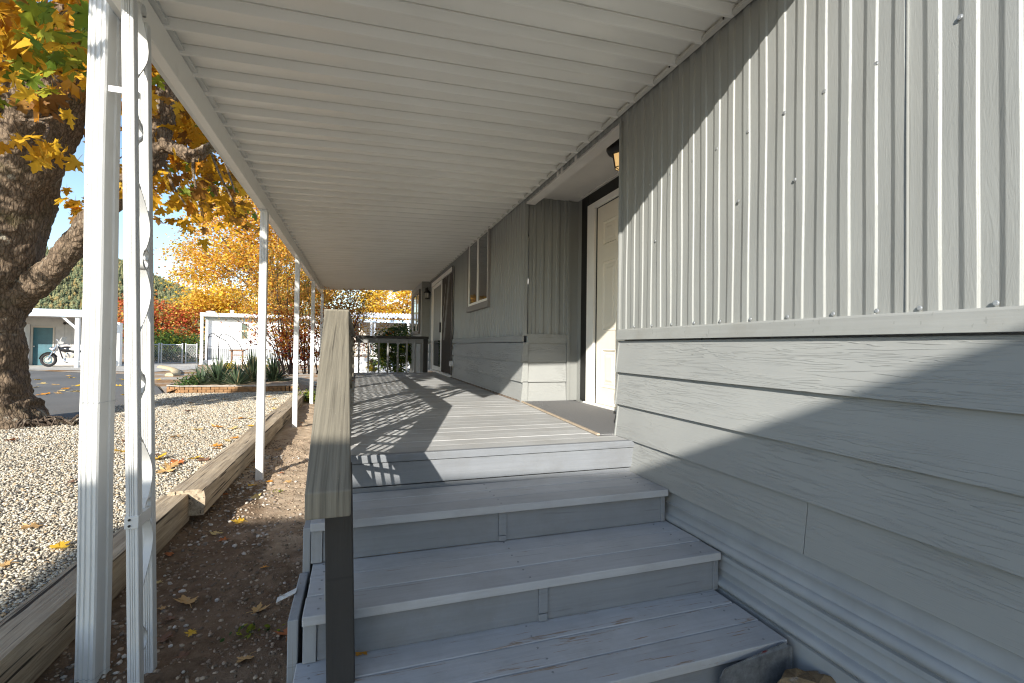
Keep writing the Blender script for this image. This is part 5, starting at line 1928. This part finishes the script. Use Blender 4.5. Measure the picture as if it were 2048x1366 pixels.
for i in range(26):
    y = rnd.uniform(2.4, 12.8)
    x = -1.45 - abs(rnd.gauss(0, 1.1)) if rnd.random() < .75 else -1.45 - abs(rnd.gauss(0, .08))
    fallen(Vector((x, y, float(gravel_z(x, y)) + .012)), rnd.uniform(.05, .11), rnd.choice(('tan', 'brown', 'orange', 'yellow', 'pale')), 'dry maple leaf scattered on the sunlit gravel', 'leaves scattered on the gravel')
p = atz(44, 838, .2)
fallen(Vector((p.x, p.y, p.z)), .30, 'orange', 'large orange leaf heap leaning on the maple trunk beside the roots', cur=.5)
for (u, v) in ((76, 760), (80, 790), (92, 788), (118, 787), (125, 782), (133, 778), (150, 783), (158, 772), (160, 784), (138, 752), (142, 756), (236, 772), (246, 760), (252, 790), (316, 760), (88, 768), (110, 770), (70, 775)):
    p = atz(u, v, .139)
    fallen(Vector((p.x, p.y, .139)), .17, rnd.choice(('yellow', 'orange', 'pale', 'tan')), 'yellow leaf blown onto the grey asphalt', 'leaves blown onto the road', cur=.5)
for (u, v, c) in ((706, 762, 'red'), (712, 755, 'brown'), (726, 752, 'pale')):
    p = atz(u, v, ZD)
    fallen(Vector((p.x, p.y, ZD + .003)), .06, c, 'small dead leaf on the shaded far end of the deck', 'leaves on the far deck', cur=.4)

# ------------------------------------------------------------------ across the road: carport with motorcycle
base = atz(153, 735, .146)
YF = base.y
YB = YF + 2.6
hx = lambda u, Y: at(u, 690, Y).x
hz_ = lambda u, v, Y: at(u, v, Y).z
M_PALEBLUE = simple('pale_blue_fascia', (0.52, 0.62, 0.72), .5, 0, .4, .06, 2)
M_GREYSIDE = simple('light_grey_board_siding', (0.42, 0.40, 0.38), .6, 0, .3, .05, 3)
M_TEAL = simple('teal_door_paint', (0.025, 0.10, 0.125), .4, 0, .45, .1, 3)
nc = thing('neighbour_carport', 'low pale blue flat-roofed carport with a teal door across the road', 'carport', (base.x - 2, YF + 1.3, .13))
xl, xr = hx(-120, YF), hx(172, YF)
zb_, zt_ = hz_(120, 632, YF), hz_(120, 620.5, YF)
rf = part('roof', MB().box(xl, xr, YF - .1, YB + .25, zb_ + .03, zt_ + .03), M_SOFFIT, nc)
part('fascia', MB().box(xl, xr + .02, YF - .14, YF - .101, zb_ - .02, zt_ + .04), M_PALEBLUE, rf)
px_ = hx(153, YF)
po = part('post', MB().box(px_ - .08, px_ + .08, YF, YF + .14, .14, zb_ + .03), M_WHITE, nc, bevel=.01)
part('brace', MB().bar((px_ - .06, YF + .07, zb_ - .55), (px_ - .62, YF + .07, zb_ + .02), .08, .09), M_WHITE, po)
xw0, xw1 = hx(-120, YB), hx(232, YB)
dx0, dx1 = hx(64, YB), hx(107, YB)
dzt = hz_(85, 654, YB)
mb = MB()
x = xw0
while x < xw1:
    if x + .3 < dx0 or x > dx1:
        mb.box(x, min(x + .292, xw1), YB, YB + .05, .12, zb_ + .03)
    x += .30
mb.box(xw0, xw1, YB + .01, YB + .1, dzt, zb_ + .03).box(xw0, dx0, YB + .012, YB + .1, .12, dzt).box(dx1, xw1, YB + .012, YB + .1, .12, dzt)
part('wall', mb, M_GREYSIDE, nc)
dd = part('door', MB().box(dx0 + .03, dx1 - .03, YB + .02, YB + .07, .15, dzt - .03), M_TEAL, nc)
part('door_frame', MB().box(dx0 - .04, dx0 + .029, YB - .02, YB + .08, .15, dzt + .03).box(dx1 - .029, dx1 + .04, YB - .02, YB + .08, .15, dzt + .03).box(dx0 + .03, dx1 - .03, YB - .02, YB + .08, dzt - .029, dzt + .03), M_TANSIDE, nc)
part('handle', MB().ball((dx0 + .10, YB - .03, 1.10), .04).cyl((dx0 + .10, YB + .02, 1.1), (dx0 + .1, YB - .03, 1.1), .015), M_CHROME, dd)
lx = hx(137, YB)
lz = hz_(137, 647, YB)
part('wall_lamp', MB().box(lx - .05, lx + .05, YB - .04, YB, lz - .05, lz + .05).ball((lx - .12, YB - .12, lz), .07).ball((lx + .12, YB - .12, lz), .07), M_BLACKMETAL, nc)
sx_ = hx(62, YB) - .05
part('side_wall', MB().box(sx_ - .06, sx_, min(YB - .3, sx_ / hx(45, 1.0)), YB - .01, .14, hz_(55, 648, YB)), M_WHITE, nc)
mb = MB().box(hx(222, YB - 1.2), hx(239, YB - 1.2), YB - 1.2, YB - .9, .12, hz_(230, 645, YB - 1.2))
part('shed_wall', mb, M_WHITE, nc)

# motorcycle, facing left, under the carport
c = atz(121, 734.5, .15)
mo = thing('motorcycle', 'black and chrome touring motorcycle with windshield and pale saddle bags parked under the carport', 'motorcycle', (c.x, c.y + .5, .15))
ox, oy, oz = c.x + .12, c.y + .5, .15


def M_(x, y, z):
    return (ox + x, oy + y, oz + z)


for xw, nm in ((-.82, 'front'), (.86, 'rear')):
    wheel = part('wheel', MB().torus(M_(xw, 0, .33), (0, 1, 0), .265, .065, 30, 8), M_RUBBER, mo, smooth=60)
    mb = MB().torus(M_(xw, 0, .33), (0, 1, 0), .205, .018, 30, 6).cyl(M_(xw, -.06, .33), M_(xw, .06, .33), .05, 12)
    for i in range(10):
        a = i * math.pi / 5
        mb.cyl(M_(xw, 0, .33), M_(xw + .2 * math.cos(a), 0, .33 + .2 * math.sin(a)), .009, 5)
    mb.cyl(M_(xw, -.065, .33), M_(xw, -.05, .33), .12, 16)
    part('rim', mb, M_CHROME, wheel, smooth=40)
M_MBLACK = simple('gloss_black_tank', (.012, .012, .014), .12, 0, .7, .05)


def fender(cx, r, a0, a1, w):
    rows = []
    for i in range(13):
        a = a0 + (a1 - a0) * i / 12
        rows.append([M_(cx + (r - .04 * abs(k)) * math.cos(a), k * w, .33 + (r - .04 * abs(k)) * math.sin(a)) for k in (-1, -.6, 0, .6, 1)])
    return MB().sheet(rows)


part('front_fender', fender(-.82, .375, R(20), R(175), .09), M_MBLACK, mo, smooth=60)
part('rear_fender', fender(.86, .385, R(0), R(150), .11), M_MBLACK, mo, smooth=60)
mb = MB()
for s in (-.10, .10):
    mb.cyl(M_(-.82, s, .33), M_(-.47, s, 1.02), .028, 8)
part('fork', mb, M_CHROME, mo, smooth=40)
part('headlight', MB().ball(M_(-.62, 0, .86), .105, 14, 8).cyl(M_(-.69, 0, .86), M_(-.735, 0, .855), .098, 14), M_CHROME, mo, smooth=50)
part('headlight', MB().ball(M_(-.60, -.17, .80), .055).ball(M_(-.60, .17, .80), .055), M_CHROME, mo, smooth=50)
part('handlebar', MB().tube([M_(-.22, -.42, 1.05), M_(-.30, -.36, 1.10), M_(-.42, -.12, 1.06), M_(-.42, .12, 1.06), M_(-.30, .36, 1.10), M_(-.22, .42, 1.05)], .017, 8), M_CHROME, mo, smooth=50)
part('mirror', MB().cyl(M_(-.34, -.30, 1.09), M_(-.30, -.40, 1.25), .008, 6).ball(M_(-.30, -.42, 1.28), .065, 10, 6, (.5, 1, .7)), M_CHROME, mo, smooth=50)
Mw = Mat('clear_windshield', .08, .6)
Mw.base((.80, .85, .88))
Mw.b.inputs['Transmission Weight'].default_value = .85
Mw.b.inputs['IOR'].default_value = 1.1
rows = [[M_(-.62 + .30 * t + .10 * k * k, k * (.26 - .05 * t * t), .88 + .55 * t) for k in (-1, -.5, 0, .5, 1)] for t in np.linspace(0, 1, 6)]
part('windshield', MB().sheet(rows), Mw.m, mo, smooth=60)
part('frame', MB().tube([M_(-.46, 0, .98), M_(-.30, 0, .45), M_(-.15, 0, .22), M_(.45, 0, .22), M_(.80, 0, .34)], .028, 8).tube([M_(-.46, 0, .95), M_(-.1, 0, .78), M_(.35, 0, .60), M_(.86, 0, .34)], .025, 8), M_MBLACK, mo)
mb = MB().box(*[ox - .20, ox + .28, oy - .13, oy + .13, oz + .24, oz + .42])
part('engine', mb, M_STEEL, mo, bevel=.03)
for (xa, xb) in ((-.02, -.14), (.06, .20)):
    mb = MB()
    for i in range(6):
        t = i / 5
        x, z = xa + (xb - xa) * t, .42 + .22 * t
        mb.obox(M_(x, 0, z), (.085, 0, .085 * (-.5 if xb < xa else .5)), (0, .09, 0), (0, 0, .012))
    mb.tube([M_(xa, 0, .40), M_(xb, 0, .66)], .055, 10)
    part('cylinder', mb, M_CHROME, mo)
part('tank', MB().ball(M_(-.12, 0, .84), .30, 16, 10, (1.05, .5, .48)), M_MBLACK, mo, smooth=60)
part('seat', MB().ball(M_(.30, 0, .73), .28, 14, 8, (1.0, .55, .30)).ball(M_(.72, 0, .82), .24, 14, 8, (1.0, .5, .32)), M_RUBBER, mo, smooth=60)
part('exhaust', MB().tube([M_(-.12, -.15, .55), M_(-.16, -.18, .30), M_(.1, -.19, .22), M_(.5, -.19, .24), M_(1.15, -.19, .27)], [.03, .035, .04, .05, .055], 10), M_CHROME, mo, smooth=50)
M_BAG = simple('pale_grey_bag', (.50, .50, .48), .45, 0, .4, .08, 6)
part('saddle_bag', MB().ball(M_(.80, -.25, .62), .30, 14, 8, (1.05, .38, .62)), M_BAG, mo, smooth=60)
part('saddle_bag', MB().ball(M_(.80, .25, .62), .30, 14, 8, (1.05, .38, .62)), M_BAG, mo, smooth=60)
part('blanket', MB().ball(M_(.36, -.02, .86), .36, 14, 8, (1.15, .62, .30)), simple('pale_cover', (.62, .61, .57), .7, 0, .3, .1, 9), mo, smooth=60)

# ------------------------------------------------------------------ white mobile home beyond the planter
b0 = atz(399, 729.5, .13)
YH = b0.y
wh = thing('mobile_home', 'white single-wide mobile home with grey ribbed skirting across the road', 'house', (b0.x + 4, YH + 1.5, .12))
hx0, hx1 = b0.x, hx(662, YH)
zr = hz_(399, 625, YH)
zs_ = hz_(420, 697, YH)
part('wall', MB().box(hx0 + .12, hx1, YH + .55, YH + 4, zs_, zr - .1), M_WHITE, wh)
mb = MB()
prof = [(hx0 + .12 + i * .11 + j, (0, 0, .025, .025)[k]) for i in range(int((hx1 - hx0) / .11)) for k, j in enumerate((0, .05, .06, .10))]
mb.sheet([[(x, YH + .56 - d, z) for x, d in prof] for z in (hz_(420, 721, YH), zs_)])
part('skirting', mb, simple('grey_ribbed_skirt', (.36, .37, .37), .5, 0, .4, .05, 4), wh)
part('kick_wall', MB().box(hx0 + .1, hx1, YH + .3, YH + .54, .1, hz_(420, 720.5, YH)), M_WHITE, wh)
part('roof', MB().box(hx0 - .02, hx1 + .3, YH - .05, YH + 4.2, hz_(399, 632, YH), zr), M_WHITE, wh, bevel=.02)
part('soffit_band', MB().box(hx0 + .1, hx1, YH + .48, YH + .549, hz_(420, 638, YH), hz_(420, 632.5, YH)), simple('grey_soffit_band', (.33, .37, .37), .6), wh)
part('post', MB().box(hx0, hx0 + .13, YH, YH + .13, .12, hz_(399, 632.5, YH)), M_WHITE, wh)
for (u, w, h, r) in ((421, .34, .12, 1), (463, .16, .22, 0)):
    x = hx(u, YH + 1.5)
    mb = MB().cyl((x, YH + 1.5, zr - .02), (x, YH + 1.5, zr + h), w * .6, 12).cyl((x, YH + 1.5, zr + h), (x, YH + 1.5, zr + h + .07), w * .9, 12, w * .5)
    part('roof_vent', mb, M_WHITE, wh)
wx0, wx1 = hx(483, YH + .5), hx(494, YH + .5)
wn_ = part('window', MB().box(wx0 - .04, wx0, YH + .50, YH + .549, hz_(488, 678, YH), hz_(488, 646, YH)).box(wx1, wx1 + .04, YH + .50, YH + .549, hz_(488, 678, YH), hz_(488, 646, YH)).box(wx0, wx1, YH + .50, YH + .549, hz_(488, 663, YH), hz_(488, 660.5, YH)), M_TANSIDE, wh)
part('pane', MB().box(wx0, wx1, YH + .53, YH + .545, hz_(488, 677, YH), hz_(488, 663, YH)).box(wx0, wx1, YH + .53, YH + .545, hz_(488, 660.5, YH), hz_(488, 646, YH)), glass_mat('green_window_glass', (.05, .085, .075)), wn_)

# chain link gate
b0 = atz(350, 727, .13)
YG = b0.y
fg = thing('chain_link_gate', 'silver chain link fence and gate between the red maple and the white mobile home', 'fence', (b0.x, YG, .12))
zt = hz_(350, 689.5, YG)
for u in (298, 318, 323, 365, 372, 394):
    x = hx(u, YG)
    part('post', MB().cyl((x, YG, .1), (x, YG, zt + .04), .045, 8).ball((x, YG, zt + .05), .055, 8, 5), M_STEEL, fg, smooth=50)
mb = MB()
for (a, b) in ((298, 318), (323, 365), (372, 394)):
    mb.cyl((hx(a, YG), YG, zt), (hx(b, YG), YG, zt), .026, 8).cyl((hx(a, YG), YG, .2), (hx(b, YG), YG, .2), .022, 8)
part('rail', mb, M_STEEL, fg)
mb = MB()
for (a, b) in ((298, 318), (323, 365), (372, 394)):
    xa, xb = hx(a, YG), hx(b, YG)
    H_ = zt - .2
    k = xa - H_
    while k < xb:
        for sgn in (1, -1):
            p0, p1 = (k, .2), (k + H_, zt)
            if sgn < 0:
                p0, p1 = (k, zt), (k + H_, .2)
            t0, t1 = max(0, (xa - k) / H_), min(1, (xb - k) / H_)
            if t1 > t0:
                mb.bar((p0[0] + H_ * t0, YG, p0[1] + (p1[1] - p0[1]) * t0), (p0[0] + H_ * t1, YG, p0[1] + (p1[1] - p0[1]) * t1), .006, .006, (0, 1, 0))
        k += .09
part('wire_mesh', mb, M_STEEL, fg)

# iron garden arch with little bench
ga = thing('garden_arch', 'thin black iron garden arch curving down to a brown plank bench', 'arch', tuple(atz(425, 737, .13)))
Ya = atz(425, 737, .13).y
h1 = [(415, 737), (415, 700), (416, 678), (419, 669), (425, 666.5), (433, 671), (441, 676), (450, 681), (456, 687), (460, 694), (463, 701)]
h2 = [(437, 732), (437, 700), (438, 678), (441, 670), (447, 667.5), (456, 670), (465, 675.5), (474, 682), (480, 690), (484, 700)]
for hp in (h1, h2):
    part('hoop', MB().tube([at(u, v, Ya + (0 if hp is h1 else .5)) for u, v in hp], .02, 6), M_BLACKMETAL, ga, smooth=60)
mb = MB()
for (a, b) in (((415.5, 673), (438.5, 673.5)), ((415, 692), (437, 693)), ((427, 667), (449, 668)), ((450, 681), (472, 680)), ((415, 716), (437, 717))):
    mb.tube([at(a[0], a[1], Ya), at(b[0], b[1], Ya + .5)], .013, 5)
part('rung', mb, M_BLACKMETAL, ga)
M_BENCH = simple('brown_bench_plank', (.22, .12, .07), .8, 0, .2, .15, 10)
p, q = at(460, 700.5, Ya + .2), at(488, 700.5, Ya + .2)
be = part('bench', MB().box(p.x, q.x, p.y - .12, p.y + .25, p.z - .035, p.z + .03), M_BENCH, ga)
for x in (p.x + .05, q.x - .09):
    part('bench_leg', MB().box(x, x + .06, p.y, p.y + .06, .12, p.z - .036), M_BENCH, be)
part('bench_rail', MB().box(p.x + .111, q.x - .091, p.y + .01, p.y + .05, p.z - .26, p.z - .22), M_BENCH, be)

# curved curb at the road's corner
cpts = [(338, 752), (350, 751), (353, 745), (346, 740), (334, 737), (322, 735)]
mb = MB()
pp = [atz(u, v, .14) for u, v in cpts]
mb.tube([p + Vector((0, 0, .02)) for p in pp], [.16] * len(pp), 10, True, .6)
solo('curb', mb, M_TAN, 'curved tan curb at the road corner beside the planter', 'curb', smooth=50)

# ------------------------------------------------------------------ tan and white house beyond the end of the porch
b0 = atz(760, 744, .13)
YT = b0.y + 1.5
th = thing('awning_house', 'tan house with white ribbed awning and white deck railing beyond the end of the porch', 'house', (hx(770, YT), YT + 3, .12))
xa, xb = hx(690, YT), hx(905, YT)
zA = lambda v, Y=None: hz_(770, v, Y or YT)
mb = MB()
n = int((xb - xa) / .16)
rows = []
for (y, v_) in ((YT - 1.6, 637.5), (YT + .9, 627.5)):
    row = []
    for i in range(n + 1):
        for f, d in ((0, 0), (.06, 0), (.08, .05), (.14, .05)):
            row.append((xa + i * .16 + f, y, hz_(770, v_, y) + d))
    rows.append(row)
part('awning_sheet', MB().sheet(rows), M_WHITE, th)
part('awning_beam', MB().box(xa, xb, YT - 1.55, YT - 1.42, hz_(770, 645.5, YT - 1.5), hz_(770, 639.5, YT - 1.5)), M_PALEBLUE, th)
mb = MB().box(xa, xb, YT + .8, YT + 4, .1, zA(640, YT + .8))
x = xa
while x < xb:
    mb.box(x, x + .19, YT + .775, YT + .81, .5, zA(640, YT + .8))
    x += .21
part('wall', mb, M_TANSIDE, th)
part('window', MB().box(hx(704, YT + .7), hx(717, YT + .7), YT + .72, YT + .772, zA(672, YT + .7), zA(650, YT + .7)), M_GLASS, th)
part('window_trim', MB().box(hx(717, YT + .7), hx(719, YT + .7), YT + .71, YT + .772, zA(684, YT + .7), zA(646, YT + .7)), M_WHITE, th)
for u in (742, 749, 816):
    part('post', MB().box(hx(u, YT - 1.5) - .045, hx(u, YT - 1.5) + .045, YT - 1.53, YT - 1.44, .12, hz_(770, 645.6, YT - 1.5)), M_WHITE, th)
YR = YT - 1.9
part('deck_skirt', MB().box(hx(690, YR), hx(830, YR), YR + .06, YR + .12, .12, hz_(720, 711, YR)), M_WHITE, th)
part('deck_edge', MB().box(hx(690, YR), hx(830, YR), YR - .06, YR + .059, hz_(720, 711.5, YR), hz_(720, 708, YR)), M_TANSIDE, th)
rl = part('deck_rail', MB().box(hx(690, YR), hx(830, YR), YR - .04, YR + .04, hz_(720, 685, YR), hz_(720, 682.5, YR)), M_WHITE, th)
x = hx(690, YR)
while x < hx(828, YR):
    part('baluster', MB().box(x, x + .045, YR - .02, YR + .02, hz_(720, 708, YR), hz_(720, 685, YR)), M_WHITE, rl)
    x += .125
shrub('grass_tuft', 'small yellow ornamental grass tuft on the ground beyond the end railing', [(738, 724), (752, 724), (755, 741), (736, 741)], 19.5, .2, 12, 40, .06, .09, [L_YELLOW, L_LIME], [.6, .4], 'grass', 'quad', stems=6, droop=.1)
shrub('seed_head_plant', 'dried brown ball-shaped seed head plant beside the yellow grass tuft', [(741, 719), (750, 719), (751, 728), (740, 728)], 19.3, .1, 8, 40, .05, .05, [simple('dried_brown', (.12, .07, .04), .9), L_LIME], [.8, .2], 'plant', 'quad', stems=5)
